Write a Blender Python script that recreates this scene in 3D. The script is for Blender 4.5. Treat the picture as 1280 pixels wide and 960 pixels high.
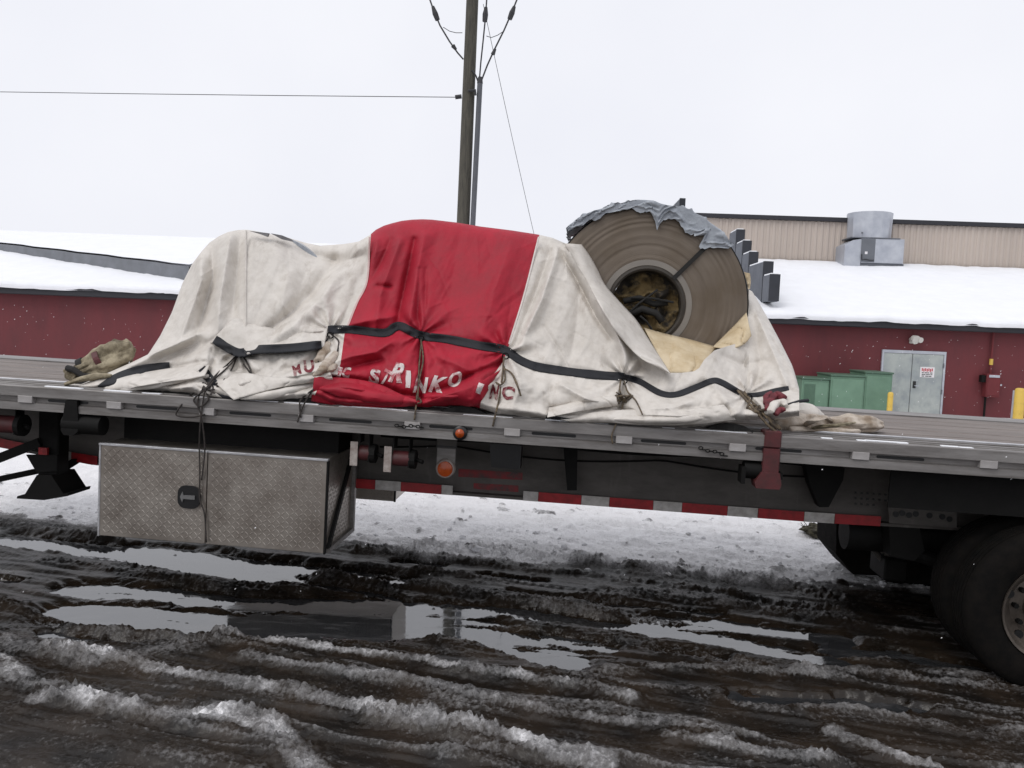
import bpy, bmesh, math, random
import numpy as np
from mathutils import Vector, Matrix, Euler
random.seed(7)
rng = np.random.default_rng(7)
R = math.radians
scene = bpy.context.scene
for o in list(bpy.data.objects):
    bpy.data.objects.remove(o)
C = scene.collection

# ------------------------------------------------------------------ camera
F = 1000.0                      # focal length in photo pixels (1280 wide)
CAM = Vector((0, 0, 2.10))
ROLL, PITCH = R(2.3), R(4.0)
right0 = Vector((math.cos(ROLL), 0, math.sin(ROLL)))
up0 = Vector((-math.sin(ROLL), 0, math.cos(ROLL)))
fwd0 = Vector((0, 1, 0))
cf = (fwd0 * math.cos(PITCH) - up0 * math.sin(PITCH)).normalized()
cu = (up0 * math.cos(PITCH) + fwd0 * math.sin(PITCH)).normalized()
cr = right0
cam_d = bpy.data.cameras.new('camera')
cam = bpy.data.objects.new('camera', cam_d)
C.objects.link(cam)
m = Matrix((cr, cu, -cf)).transposed().to_4x4()
m.translation = CAM
cam.matrix_world = m
cam_d.sensor_width = 36
cam_d.lens = 36 * F / 1280
cam_d.clip_start = 0.05
cam_d.clip_end = 1500
scene.camera = cam

# ------------------------------------------------------------------ sky, sun, exposure
SUN_EL, SUN_AZ = R(50), R(222)          # azimuth from +Y, clockwise: behind the camera, to the left
world = bpy.data.worlds.new('World')
scene.world = world
world.use_nodes = True
wn, wl = world.node_tree.nodes, world.node_tree.links
wn.clear()
sky = wn.new('ShaderNodeTexSky')
sky.sky_type = 'NISHITA'
sky.sun_disc = False
sky.sun_elevation = SUN_EL
sky.sun_rotation = SUN_AZ
sky.air_density = 1.0
sky.dust_density = 4.0
hs = wn.new('ShaderNodeHueSaturation')
hs.inputs['Saturation'].default_value = 0.15
mx = wn.new('ShaderNodeMix')
mx.data_type = 'RGBA'
mx.inputs[0].default_value = 0.93
wtc = wn.new('ShaderNodeTexCoord')
wns = wn.new('ShaderNodeTexNoise')
wns.inputs['Scale'].default_value = 2.2
wns.inputs['Detail'].default_value = 5
wrp = wn.new('ShaderNodeValToRGB')                        # overcast cloud, faintly uneven
wrp.color_ramp.elements[0].position = 0.3
wrp.color_ramp.elements[0].color = (8.9, 9.05, 9.8, 1)
wrp.color_ramp.elements[1].position = 0.7
wrp.color_ramp.elements[1].color = (9.75, 9.85, 10.4, 1)
wl.new(wtc.outputs['Generated'], wns.inputs[0])
wl.new(wns.outputs[0], wrp.inputs[0])
wl.new(wrp.outputs[0], mx.inputs[7])
bg = wn.new('ShaderNodeBackground')
bg.inputs['Strength'].default_value = 0.1
wo = wn.new('ShaderNodeOutputWorld')
wl.new(sky.outputs[0], hs.inputs['Color'])
wl.new(hs.outputs[0], mx.inputs[6])
wl.new(mx.outputs[2], bg.inputs['Color'])
wl.new(bg.outputs[0], wo.inputs[0])
sun_d = bpy.data.lights.new('sun', 'SUN')
sun_d.energy = 1.0
sun_d.angle = R(32)
sun_d.color = (1, 0.97, 0.93)
sun = bpy.data.objects.new('sun', sun_d)
C.objects.link(sun)
sd = Vector((math.sin(SUN_AZ) * math.cos(SUN_EL), math.cos(SUN_AZ) * math.cos(SUN_EL), math.sin(SUN_EL)))
sun.rotation_euler = sd.to_track_quat('Z', 'Y').to_euler()
scene.view_settings.view_transform = 'Standard'
scene.view_settings.look = 'None'
scene.view_settings.exposure = 0.0
scene.view_settings.gamma = 1.0

# ------------------------------------------------------------------ frames of reference
def ray(px, py):
    return (cr * ((px - 640) / F) - cu * ((py - 480) / F) + cf)

class Frame:
    def __init__(s, origin, rot):
        s.o = Vector(origin); s.r = rot.to_3x3(); s.ri = s.r.transposed()
        s.lo = s.ri @ (CAM - s.o)
    def hit(s, px, py, axis, val):
        d = s.ri @ ray(px, py)
        t = (val - s.lo[axis]) / d[axis]
        return s.lo + d * t
    def hits(s, px, py, axis, val):
        px = np.asarray(px, float); py = np.asarray(py, float)
        w = np.array(cr)[None] * ((px.ravel() - 640) / F)[:, None] - np.array(cu)[None] * ((py.ravel() - 480) / F)[:, None] + np.array(cf)[None]
        d = w @ np.array(s.r)
        v = np.broadcast_to(np.asarray(val, float), px.shape).ravel()
        t = (v - s.lo[axis]) / d[:, axis]
        return np.array(s.lo)[None] + d * t[:, None]
    def mat(s):
        mm = s.r.to_4x4(); mm.translation = s.o; return mm

WORLD = Frame((0, 0, 0), Matrix.Identity(3))
TR = Euler((0, R(0.95), R(-5.0)), 'XYZ').to_matrix()
TO = WORLD.hit(640, 524, 1, 4.95)
T = Frame(TO, TR)
GZ = 0.0
BO = WORLD.hit(1100, 397, 1, 23.0)
B = Frame((BO.x, BO.y, 0), Euler((0, 0, R(-3.0)), 'XYZ').to_matrix())

def TP(px, py, yt=0.0):
    return T.hit(px, py, 1, yt)
def G(px, py, z=0.0):
    return WORLD.hit(px, py, 2, z)

# ------------------------------------------------------------------ numpy noise
def _hash(ix, iy, seed):
    n = (ix.astype(np.int64) * 374761393 + iy.astype(np.int64) * 668265263 + seed * 974634777) & 0xFFFFFFFF
    n = ((n ^ (n >> 13)) * 1274126177) & 0xFFFFFFFF
    n = n ^ (n >> 16)
    return (n & 0xFFFF) / 65535.0
def vnoise(x, y, seed=0):
    ix, iy = np.floor(x), np.floor(y)
    fx, fy = x - ix, y - iy
    fx = fx * fx * fx * (fx * (fx * 6 - 15) + 10); fy = fy * fy * fy * (fy * (fy * 6 - 15) + 10)
    a = _hash(ix, iy, seed); b = _hash(ix + 1, iy, seed); c = _hash(ix, iy + 1, seed); d = _hash(ix + 1, iy + 1, seed)
    return (a * (1 - fx) + b * fx) * (1 - fy) + (c * (1 - fx) + d * fx) * fy
def fbm(x, y, oct=4, seed=0, gain=0.5):
    s = 0; a = 1; t = 0
    for k in range(oct):
        s = s + a * (vnoise(x, y, seed + k * 17) * 2 - 1); t += a
        x = x * 2.03 + 11.3; y = y * 2.03 + 5.7; a *= gain
    return s / t
def seg_dist(X, Y, pts):
    """distance to a polyline and position (0..1) along it"""
    best = np.full(X.shape, 1e9); along = np.zeros(X.shape)
    n = len(pts) - 1
    for i in range(n):
        (x0, y0), (x1, y1) = pts[i][:2], pts[i + 1][:2]
        dx, dy = x1 - x0, y1 - y0
        t = np.clip(((X - x0) * dx + (Y - y0) * dy) / (dx * dx + dy * dy + 1e-12), 0, 1)
        d = np.hypot(X - x0 - t * dx, Y - y0 - t * dy)
        k = d < best
        best = np.where(k, d, best); along = np.where(k, (i + t) / n, along)
    return best, along
def sstep(a, b, x):
    t = np.clip((x - a) / (b - a), 0, 1); return t * t * (3 - 2 * t)

# ------------------------------------------------------------------ materials
def mat(name, color, rough=0.6, metal=0.0, var=0.15, scale=8.0, bump=0.0, bscale=60.0, color2=None, thr=(0.35, 0.7),
        stretch=(1, 1, 1), spec=None, detail=6, ior=None, extra=None):
    mt = bpy.data.materials.new(name); mt.use_nodes = True
    nt = mt.node_tree; n = nt.nodes; l = nt.links
    b = n['Principled BSDF']
    tc = n.new('ShaderNodeTexCoord'); mp = n.new('ShaderNodeMapping'); mp.inputs['Scale'].default_value = stretch
    l.new(tc.outputs['Object'], mp.inputs[0])
    no = n.new('ShaderNodeTexNoise'); no.inputs['Scale'].default_value = scale; no.inputs['Detail'].default_value = detail
    no.inputs['Roughness'].default_value = 0.65
    l.new(mp.outputs[0], no.inputs[0])
    cr_ = n.new('ShaderNodeValToRGB')
    c2 = color2 or tuple(c * (1 - var) for c in color)
    cr_.color_ramp.elements[0].position = thr[0]; cr_.color_ramp.elements[1].position = thr[1]
    cr_.color_ramp.elements[0].color = (*c2, 1); cr_.color_ramp.elements[1].color = (*color, 1)
    l.new(no.outputs[0], cr_.inputs[0])
    col = cr_.outputs[0]
    if extra:                    # a second layer: (color, scale, thr0, thr1, amount, stretch)
        ec, es, e0, e1, ea, est = extra
        mp2 = n.new('ShaderNodeMapping'); mp2.inputs['Scale'].default_value = est; mp2.inputs['Location'].default_value = (3.1, 7.7, 1.3)
        l.new(tc.outputs['Object'], mp2.inputs[0])
        n2 = n.new('ShaderNodeTexNoise'); n2.inputs['Scale'].default_value = es; n2.inputs['Detail'].default_value = 8; n2.inputs['Roughness'].default_value = 0.7
        l.new(mp2.outputs[0], n2.inputs[0])
        mr = n.new('ShaderNodeMapRange'); mr.inputs[1].default_value = e0; mr.inputs[2].default_value = e1; mr.inputs[4].default_value = ea
        l.new(n2.outputs[0], mr.inputs[0])
        mm = n.new('ShaderNodeMix'); mm.data_type = 'RGBA'; mm.inputs[7].default_value = (*ec, 1)
        l.new(mr.outputs[0], mm.inputs[0]); l.new(col, mm.inputs[6]); col = mm.outputs[2]
    l.new(col, b.inputs['Base Color'])
    b.inputs['Metallic'].default_value = metal
    rr = n.new('ShaderNodeMapRange'); rr.inputs[3].default_value = max(0, rough - 0.12); rr.inputs[4].default_value = min(1, rough + 0.12)
    l.new(no.outputs[0], rr.inputs[0]); l.new(rr.outputs[0], b.inputs['Roughness'])
    if spec is not None: b.inputs['Specular IOR Level'].default_value = spec
    if ior: b.inputs['IOR'].default_value = ior
    if bump:
        bn = n.new('ShaderNodeTexNoise'); bn.inputs['Scale'].default_value = bscale; bn.inputs['Detail'].default_value = 5
        l.new(mp.outputs[0], bn.inputs[0])
        bp = n.new('ShaderNodeBump'); bp.inputs['Strength'].default_value = bump; bp.inputs['Distance'].default_value = 0.01
        l.new(bn.outputs[0], bp.inputs['Height']); l.new(bp.outputs[0], b.inputs['Normal'])
    return mt

M = {}
M['cream'] = mat('cream tarpaulin', (0.655, 0.615, 0.565), 0.6, scale=13, bump=0.2, bscale=70, detail=10, color2=(0.55, 0.51, 0.46), thr=(0.32, 0.58),
                 extra=((0.25, 0.195, 0.145), 5.5, 0.56, 0.84, 0.75, (1.5, 1, 0.45)))
M['red_tarp'] = mat('red tarpaulin', (0.42, 0.014, 0.034), 0.6, spec=.3, var=0.25, scale=4, bump=0.18, bscale=40,
                    extra=((0.22, 0.03, 0.04), 5, 0.5, 0.8, 0.6, (1, 1, .6)))
M['webbing'] = mat('black webbing', (0.016, 0.017, 0.022), 0.75, bump=0.3, bscale=300, var=0.3)
M['canvas'] = mat('muddy canvas', (0.36, 0.31, 0.215), 0.85, scale=9, bump=0.6, bscale=40, color2=(0.09, 0.07, 0.04), thr=(0.38, 0.62))
M['canvas_light'] = mat('worn pale canvas', (0.52, 0.455, 0.385), 0.8, scale=8, bump=0.5, bscale=55, color2=(0.25, 0.19, 0.135), thr=(0.36, 0.6))
M['paper'] = mat('kraft paper', (0.66, 0.55, 0.38), 0.8, scale=6, bump=0.4, bscale=25, color2=(0.50, 0.38, 0.22), thr=(0.3, 0.6))
M['letter_white'] = mat('white print', (0.66, 0.60, 0.58), 0.6, scale=16, color2=(0.40, 0.10, 0.115), thr=(0.41, 0.51))
M['letter_red'] = mat('dark red print', (0.16, 0.012, 0.022), 0.6, scale=16, color2=(0.42, 0.30, 0.28), thr=(0.39, 0.5))
M['alu'] = mat('weathered aluminium', (0.30, 0.285, 0.275), 0.5, metal=0.5, scale=3, color2=(0.15, 0.138, 0.13), thr=(0.3, 0.65), stretch=(0.6, 4, 4), bump=0.1, bscale=50,
               extra=((0.09, 0.075, 0.06), 5, 0.5, 0.75, 0.7, (0.5, 3, 5)))
M['alu_bright'] = mat('bright aluminium', (0.75, 0.75, 0.77), 0.35, metal=0.7, scale=6, var=0.4, stretch=(1, 3, 3))
M['plate'] = mat('tread plate', (0.41, 0.372, 0.332), 0.36, metal=0.75, scale=4, color2=(0.26, 0.225, 0.195), thr=(0.3, 0.65), bump=0.1, bscale=60,
                 extra=((0.12, 0.10, 0.085), 2.6, 0.5, 0.8, 0.5, (1.4, 1, .7)))
M['wood'] = mat('worn deck boards', (0.255, 0.22, 0.20), 0.75, scale=5, color2=(0.10, 0.083, 0.074), thr=(0.3, 0.65), stretch=(0.35, 6, 6), bump=0.4, bscale=25, detail=10)
M['beam'] = mat('dirty steel beam', (0.125, 0.113, 0.103), 0.6, metal=0.2, scale=3, color2=(0.05, 0.044, 0.039), thr=(0.3, 0.7), stretch=(0.7, 2, 2), bump=0.1, bscale=30,
                extra=((0.19, 0.175, 0.16), 4, 0.56, 0.82, 0.5, (2.5, 1, .5)))
M['dark_steel'] = mat('dark greasy steel', (0.009, 0.0085, 0.008), 0.7, metal=0.0, spec=.2, scale=10, var=0.5, bump=0.15, bscale=40)
M['black'] = mat('black plastic', (0.012, 0.012, 0.013), 0.35, var=0.3)
M['rubber'] = mat('tyre rubber', (0.006, 0.006, 0.006), 0.88, spec=.06, scale=14, color2=(0.011, 0.0095, 0.0085), bump=0.2, bscale=40)
M['rim'] = mat('dirty wheel rim', (0.13, 0.108, 0.09), 0.5, metal=0.5, scale=12, color2=(0.08, 0.066, 0.055))
M['winch_red'] = mat('dull red winch paint', (0.105, 0.018, 0.021), 0.55, scale=14, color2=(0.06, 0.018, 0.018), bump=0.15, bscale=40)
M['strap'] = mat('grey strap', (0.42, 0.38, 0.35), 0.8, scale=20, color2=(0.25, 0.2, 0.18), bump=0.3, bscale=90)
M['tape_red'] = mat('red reflective tape', (0.36, 0.012, 0.018), 0.35, scale=20, color2=(0.20, 0.01, 0.012))
M['tape_white'] = mat('white reflective tape', (0.50, 0.48, 0.46), 0.4, scale=20, color2=(0.32, 0.30, 0.28))
M['faded_red'] = mat('faded red lettering strip', (0.22, 0.012, 0.016), 0.5, scale=14, color2=(0.05, 0.03, 0.03), thr=(0.35, 0.6))
M['amber'] = mat('amber lens', (0.48, 0.075, 0.008), 0.25, scale=30, var=0.3)
M['rope'] = mat('dirty rope', (0.20, 0.15, 0.09), 0.9, scale=40, color2=(0.05, 0.04, 0.035))
M['bungee'] = mat('black rubber cord', (0.02, 0.018, 0.017), 0.8, scale=40, color2=(0.05, 0.04, 0.035))
M['red_cloth'] = mat('dark red cloth', (0.20, 0.03, 0.04), 0.8, scale=16, color2=(0.08, 0.015, 0.02), bump=0.4)
M['coil_side'] = mat('coil side', (0.27, 0.245, 0.215), 0.5, metal=0.5, scale=5)
M['core'] = mat('core sleeve', (0.055, 0.045, 0.035), 0.7, scale=8, var=0.5)
M['wrap'] = mat('grey plastic wrap', (0.38, 0.41, 0.45), 0.35, scale=7, color2=(0.23, 0.25, 0.285), thr=(0.35, 0.6), bump=0.5, bscale=35)
M['stuffing'] = mat('scrap paper', (0.24, 0.17, 0.075), 0.85, scale=5, color2=(0.025, 0.02, 0.015), thr=(0.44, 0.56), bump=0.5)
M['red_wall'] = mat('red painted siding', (0.145, 0.025, 0.030), 0.7, scale=1.2, color2=(0.10, 0.018, 0.022), thr=(0.3, 0.7), stretch=(1, 1, 0.4), bump=0.15, bscale=8,
                    extra=((0.06, 0.014, 0.018), 0.9, 0.55, 0.8, 0.6, (1, 1, 0.3)))
M['fascia'] = mat('dark fascia and eave shade', (0.022, 0.022, 0.028), 0.6, scale=3)
M['flashing'] = mat('grey flashing', (0.19, 0.20, 0.22), 0.6, scale=2, var=0.3)
M['beige'] = mat('beige ribbed cladding', (0.50, 0.43, 0.375), 0.6, scale=0.8, var=0.12, stretch=(1, 1, 0.2))
M['beige_dark'] = mat('beige cladding groove', (0.36, 0.31, 0.27), 0.6, scale=0.8, var=0.1)
M['snow'] = mat('snow', (0.86, 0.87, 0.90), 0.75, scale=2, var=0.05, bump=0.25, bscale=3)
M['parapet'] = mat('shaded parapet front', (0.030, 0.033, 0.042), 0.7, scale=4, var=0.3)
M['parapet_side'] = mat('snowlit grey parapet block', (0.13, 0.14, 0.16), 0.85, scale=3, color2=(0.09, 0.097, 0.115), bump=0.2, bscale=20)
M['door'] = mat('grey green door paint', (0.40, 0.43, 0.41), 0.55, scale=1.4, color2=(0.27, 0.30, 0.31), thr=(0.35, 0.6),
                extra=((0.17, 0.19, 0.22), 1.7, 0.52, 0.75, 0.7, (1, 1, 0.8)))
M['green'] = mat('green enamel', (0.145, 0.25, 0.175), 0.65, scale=2, color2=(0.105, 0.19, 0.13), bump=0.05)
M['green_dark'] = mat('dark green enamel', (0.075, 0.14, 0.095), 0.5, scale=2)
M['yellow'] = mat('yellow paint', (0.62, 0.42, 0.075), 0.5, scale=6, color2=(0.45, 0.30, 0.06), thr=(0.3, 0.5))
M['galv'] = mat('galvanised sheet', (0.50, 0.52, 0.56), 0.45, metal=0.35, scale=2, color2=(0.38, 0.40, 0.45), thr=(0.35, 0.65))
M['galv_dark'] = mat('dark galvanised', (0.16, 0.17, 0.19), 0.55, metal=0.3, scale=4)
M['lamp_white'] = mat('pale lamp housing', (0.62, 0.60, 0.56), 0.5, scale=12)
M['sign_white'] = mat('white sign face', (0.75, 0.73, 0.74), 0.5, var=0.05)
M['sign_red'] = mat('red sign print', (0.50, 0.03, 0.05), 0.5, var=0.1)
M['pole'] = mat('weathered pole wood', (0.10, 0.092, 0.072), 0.85, scale=6, color2=(0.045, 0.042, 0.035), thr=(0.35, 0.65), stretch=(5, 5, 0.4), bump=0.5, bscale=10)
M['conduit'] = mat('grey riser pipe', (0.10, 0.105, 0.12), 0.55, scale=5)
M['cable'] = mat('black cable', (0.03, 0.03, 0.034), 0.6)
M['brush'] = mat('dead brush', (0.10, 0.09, 0.055), 0.9, scale=20, color2=(0.04, 0.035, 0.025))
M['flake'] = mat('snowflake', (0.9, 0.9, 0.92), 0.8, var=0.02)
M['dark_under'] = mat('dark rag and hem gap shade', (0.02, 0.019, 0.018), 0.85, var=0.4)
M['box_red'] = mat('red box paint', (0.15, 0.028, 0.032), 0.65, spec=.3, scale=5)

# plate pattern, coil face and water need their own graphs
def coil_face_mat():
    mt = bpy.data.materials.new('rolled steel edges'); mt.use_nodes = True
    n = mt.node_tree.nodes; l = mt.node_tree.links; b = n['Principled BSDF']
    tc = n.new('ShaderNodeTexCoord'); sp = n.new('ShaderNodeSeparateXYZ'); l.new(tc.outputs['Object'], sp.inputs[0])
    x2 = n.new('ShaderNodeMath'); x2.operation = 'MULTIPLY'; l.new(sp.outputs[0], x2.inputs[0]); l.new(sp.outputs[0], x2.inputs[1])
    z2 = n.new('ShaderNodeMath'); z2.operation = 'MULTIPLY'; l.new(sp.outputs[2], z2.inputs[0]); l.new(sp.outputs[2], z2.inputs[1])
    ad = n.new('ShaderNodeMath'); ad.operation = 'ADD'; l.new(x2.outputs[0], ad.inputs[0]); l.new(z2.outputs[0], ad.inputs[1])
    rt = n.new('ShaderNodeMath'); rt.operation = 'SQRT'; l.new(ad.outputs[0], rt.inputs[0])
    an = n.new('ShaderNodeMath'); an.operation = 'ARCTAN2'; l.new(sp.outputs[2], an.inputs[0]); l.new(sp.outputs[0], an.inputs[1])
    cb = n.new('ShaderNodeCombineXYZ')
    r1 = n.new('ShaderNodeMath'); r1.operation = 'MULTIPLY'; r1.inputs[1].default_value = 16; l.new(rt.outputs[0], r1.inputs[0])
    a1 = n.new('ShaderNodeMath'); a1.operation = 'MULTIPLY'; a1.inputs[1].default_value = 0.55; l.new(an.outputs[0], a1.inputs[0])
    l.new(r1.outputs[0], cb.inputs[0]); l.new(a1.outputs[0], cb.inputs[1])
    no = n.new('ShaderNodeTexNoise'); no.inputs['Scale'].default_value = 1.0; no.inputs['Detail'].default_value = 9; no.inputs['Roughness'].default_value = 0.72
    l.new(cb.outputs[0], no.inputs[0])
    ra = n.new('ShaderNodeValToRGB'); e = ra.color_ramp.elements
    e[0].position = 0.3; e[0].color = (0.135, 0.106, 0.080, 1); e[1].position = 0.85; e[1].color = (0.225, 0.185, 0.146, 1)
    l.new(no.outputs[0], ra.inputs[0])
    big = n.new('ShaderNodeTexNoise'); big.inputs['Scale'].default_value = 3.5; big.inputs['Detail'].default_value = 5
    l.new(tc.outputs['Object'], big.inputs[0])
    mr = n.new('ShaderNodeMapRange'); mr.inputs[1].default_value = 0.42; mr.inputs[2].default_value = 0.68; mr.inputs[4].default_value = 0.55
    l.new(big.outputs[0], mr.inputs[0])
    mi = n.new('ShaderNodeMix'); mi.data_type = 'RGBA'; mi.inputs[7].default_value = (0.105, 0.075, 0.045, 1)
    l.new(mr.outputs[0], mi.inputs[0]); l.new(ra.outputs[0], mi.inputs[6]); l.new(mi.outputs[2], b.inputs['Base Color'])
    b.inputs['Metallic'].default_value = 0.35; b.inputs['Roughness'].default_value = 0.5
    wv = n.new('ShaderNodeMath'); wv.operation = 'MULTIPLY'; wv.inputs[1].default_value = 160; l.new(rt.outputs[0], wv.inputs[0])
    cb2 = n.new('ShaderNodeCombineXYZ'); l.new(wv.outputs[0], cb2.inputs[0])
    nb = n.new('ShaderNodeTexNoise'); nb.inputs['Scale'].default_value = 1; l.new(cb2.outputs[0], nb.inputs[0])
    bp = n.new('ShaderNodeBump'); bp.inputs['Strength'].default_value = 0.12; bp.inputs['Distance'].default_value = 0.01
    l.new(nb.outputs[0], bp.inputs['Height']); l.new(bp.outputs[0], b.inputs['Normal'])
    return mt
M['coil_face'] = coil_face_mat()

def ground_mat():
    mt = bpy.data.materials.new('slush and mud'); mt.use_nodes = True
    n = mt.node_tree.nodes; l = mt.node_tree.links; b = n['Principled BSDF']
    at = n.new('ShaderNodeAttribute'); at.attribute_name = 'slush'
    aw = n.new('ShaderNodeAttribute'); aw.attribute_name = 'wet'
    tc = n.new('ShaderNodeTexCoord')
    n1 = n.new('ShaderNodeTexNoise'); n1.inputs['Scale'].default_value = 42; n1.inputs['Detail'].default_value = 8; n1.inputs['Roughness'].default_value = 0.7
    l.new(tc.outputs['Object'], n1.inputs[0])
    n2 = n.new('ShaderNodeTexNoise'); n2.inputs['Scale'].default_value = 3.2; n2.inputs['Detail'].default_value = 6
    l.new(tc.outputs['Object'], n2.inputs[0])
    mud = n.new('ShaderNodeValToRGB'); e = mud.color_ramp.elements
    e[0].position = 0.35; e[0].color = (0.0075, 0.006, 0.0048, 1); e[1].position = 0.75; e[1].color = (0.030, 0.0205, 0.0135, 1)
    l.new(n2.outputs[0], mud.inputs[0])
    ms = n.new('ShaderNodeMath'); ms.operation = 'MULTIPLY_ADD'; ms.inputs[1].default_value = 1.15; ms.inputs[2].default_value = -0.575
    l.new(n1.outputs[0], ms.inputs[0])
    ad = n.new('ShaderNodeMath'); ad.operation = 'ADD'; ad.use_clamp = True
    l.new(at.outputs['Fac'], ad.inputs[0]); l.new(ms.outputs[0], ad.inputs[1])
    ra = n.new('ShaderNodeValToRGB'); q = ra.color_ramp; q.elements[0].position = 0.12; q.elements[0].color = (0, 0, 0, 1)
    q.elements[1].position = 1.0; q.elements[1].color = (1, 1, 1, 1)
    k = q.elements.new(0.5); k.color = (0.20, 0.20, 0.20, 1); k = q.elements.new(0.8); k.color = (0.55, 0.55, 0.55, 1)
    l.new(ad.outputs[0], ra.inputs[0])
    mi = n.new('ShaderNodeMix'); mi.data_type = 'RGBA'; mi.inputs[7].default_value = (0.86, 0.85, 0.86, 1)
    l.new(ra.outputs[0], mi.inputs[0]); l.new(mud.outputs[0], mi.inputs[6]); l.new(mi.outputs[2], b.inputs['Base Color'])
    ro = n.new('ShaderNodeMapRange'); ro.inputs[3].default_value = 0.36; ro.inputs[4].default_value = 0.75
    l.new(ad.outputs[0], ro.inputs[0])
    rw = n.new('ShaderNodeMix'); rw.inputs[3].default_value = 0.07; l.new(aw.outputs['Fac'], rw.inputs[0]); l.new(ro.outputs[0], rw.inputs[2]); l.new(rw.outputs[0], b.inputs['Roughness'])
    b.inputs['Specular IOR Level'].default_value = 0.32
    bsn = n.new('ShaderNodeMath'); bsn.operation = 'MULTIPLY_ADD'; bsn.use_clamp = True; bsn.inputs[1].default_value = 1.1; bsn.inputs[2].default_value = .16; l.new(ad.outputs[0], bsn.inputs[0])
    bp = n.new('ShaderNodeBump'); bp.inputs['Strength'].default_value = 0.8; bp.inputs['Distance'].default_value = 0.02
    n3 = n.new('ShaderNodeTexNoise'); n3.inputs['Scale'].default_value = 60; n3.inputs['Detail'].default_value = 6
    l.new(tc.outputs['Object'], n3.inputs[0]); l.new(n3.outputs[0], bp.inputs['Height']); l.new(bsn.outputs[0], bp.inputs['Strength']); l.new(bp.outputs[0], b.inputs['Normal'])
    return mt
M['ground'] = ground_mat()
def water_mat():
    mt = bpy.data.materials.new('puddle water'); mt.use_nodes = True
    n = mt.node_tree.nodes; l = mt.node_tree.links; b = n['Principled BSDF']
    b.inputs['Base Color'].default_value = (0.028, 0.029, 0.031, 1)
    b.inputs['Roughness'].default_value = 0.03
    b.inputs['IOR'].default_value = 2.1
    tc = n.new('ShaderNodeTexCoord'); no = n.new('ShaderNodeTexNoise'); no.inputs['Scale'].default_value = 9; no.inputs['Detail'].default_value = 3
    ns = n.new('ShaderNodeTexNoise'); ns.inputs['Scale'].default_value = 5; ns.inputs['Detail'].default_value = 9; ns.inputs['Roughness'].default_value = .75
    mpx = n.new('ShaderNodeMapping'); mpx.inputs['Rotation'].default_value = (0, 0, R(15)); mpx.inputs['Scale'].default_value = (.5, 2, 1); l.new(tc.outputs['Object'], mpx.inputs[0]); l.new(mpx.outputs[0], ns.inputs[0])
    mrs = n.new('ShaderNodeMapRange'); mrs.inputs[1].default_value = .50; mrs.inputs[2].default_value = .68; l.new(ns.outputs[0], mrs.inputs[0])
    mc = n.new('ShaderNodeMix'); mc.data_type = 'RGBA'; mc.inputs[6].default_value = (0.028, 0.029, 0.031, 1); mc.inputs[7].default_value = (.085, .085, .088, 1)
    l.new(mrs.outputs[0], mc.inputs[0]); l.new(mc.outputs[2], b.inputs['Base Color'])
    mro = n.new('ShaderNodeMapRange'); mro.inputs[3].default_value = .03; mro.inputs[4].default_value = .22; l.new(mrs.outputs[0], mro.inputs[0]); l.new(mro.outputs[0], b.inputs['Roughness'])
    l.new(tc.outputs['Object'], no.inputs[0])
    bp = n.new('ShaderNodeBump'); bp.inputs['Strength'].default_value = 0.04; bp.inputs['Distance'].default_value = 0.01
    l.new(no.outputs[0], bp.inputs['Height']); l.new(bp.outputs[0], b.inputs['Normal'])
    return mt
M['water'] = water_mat()

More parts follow.
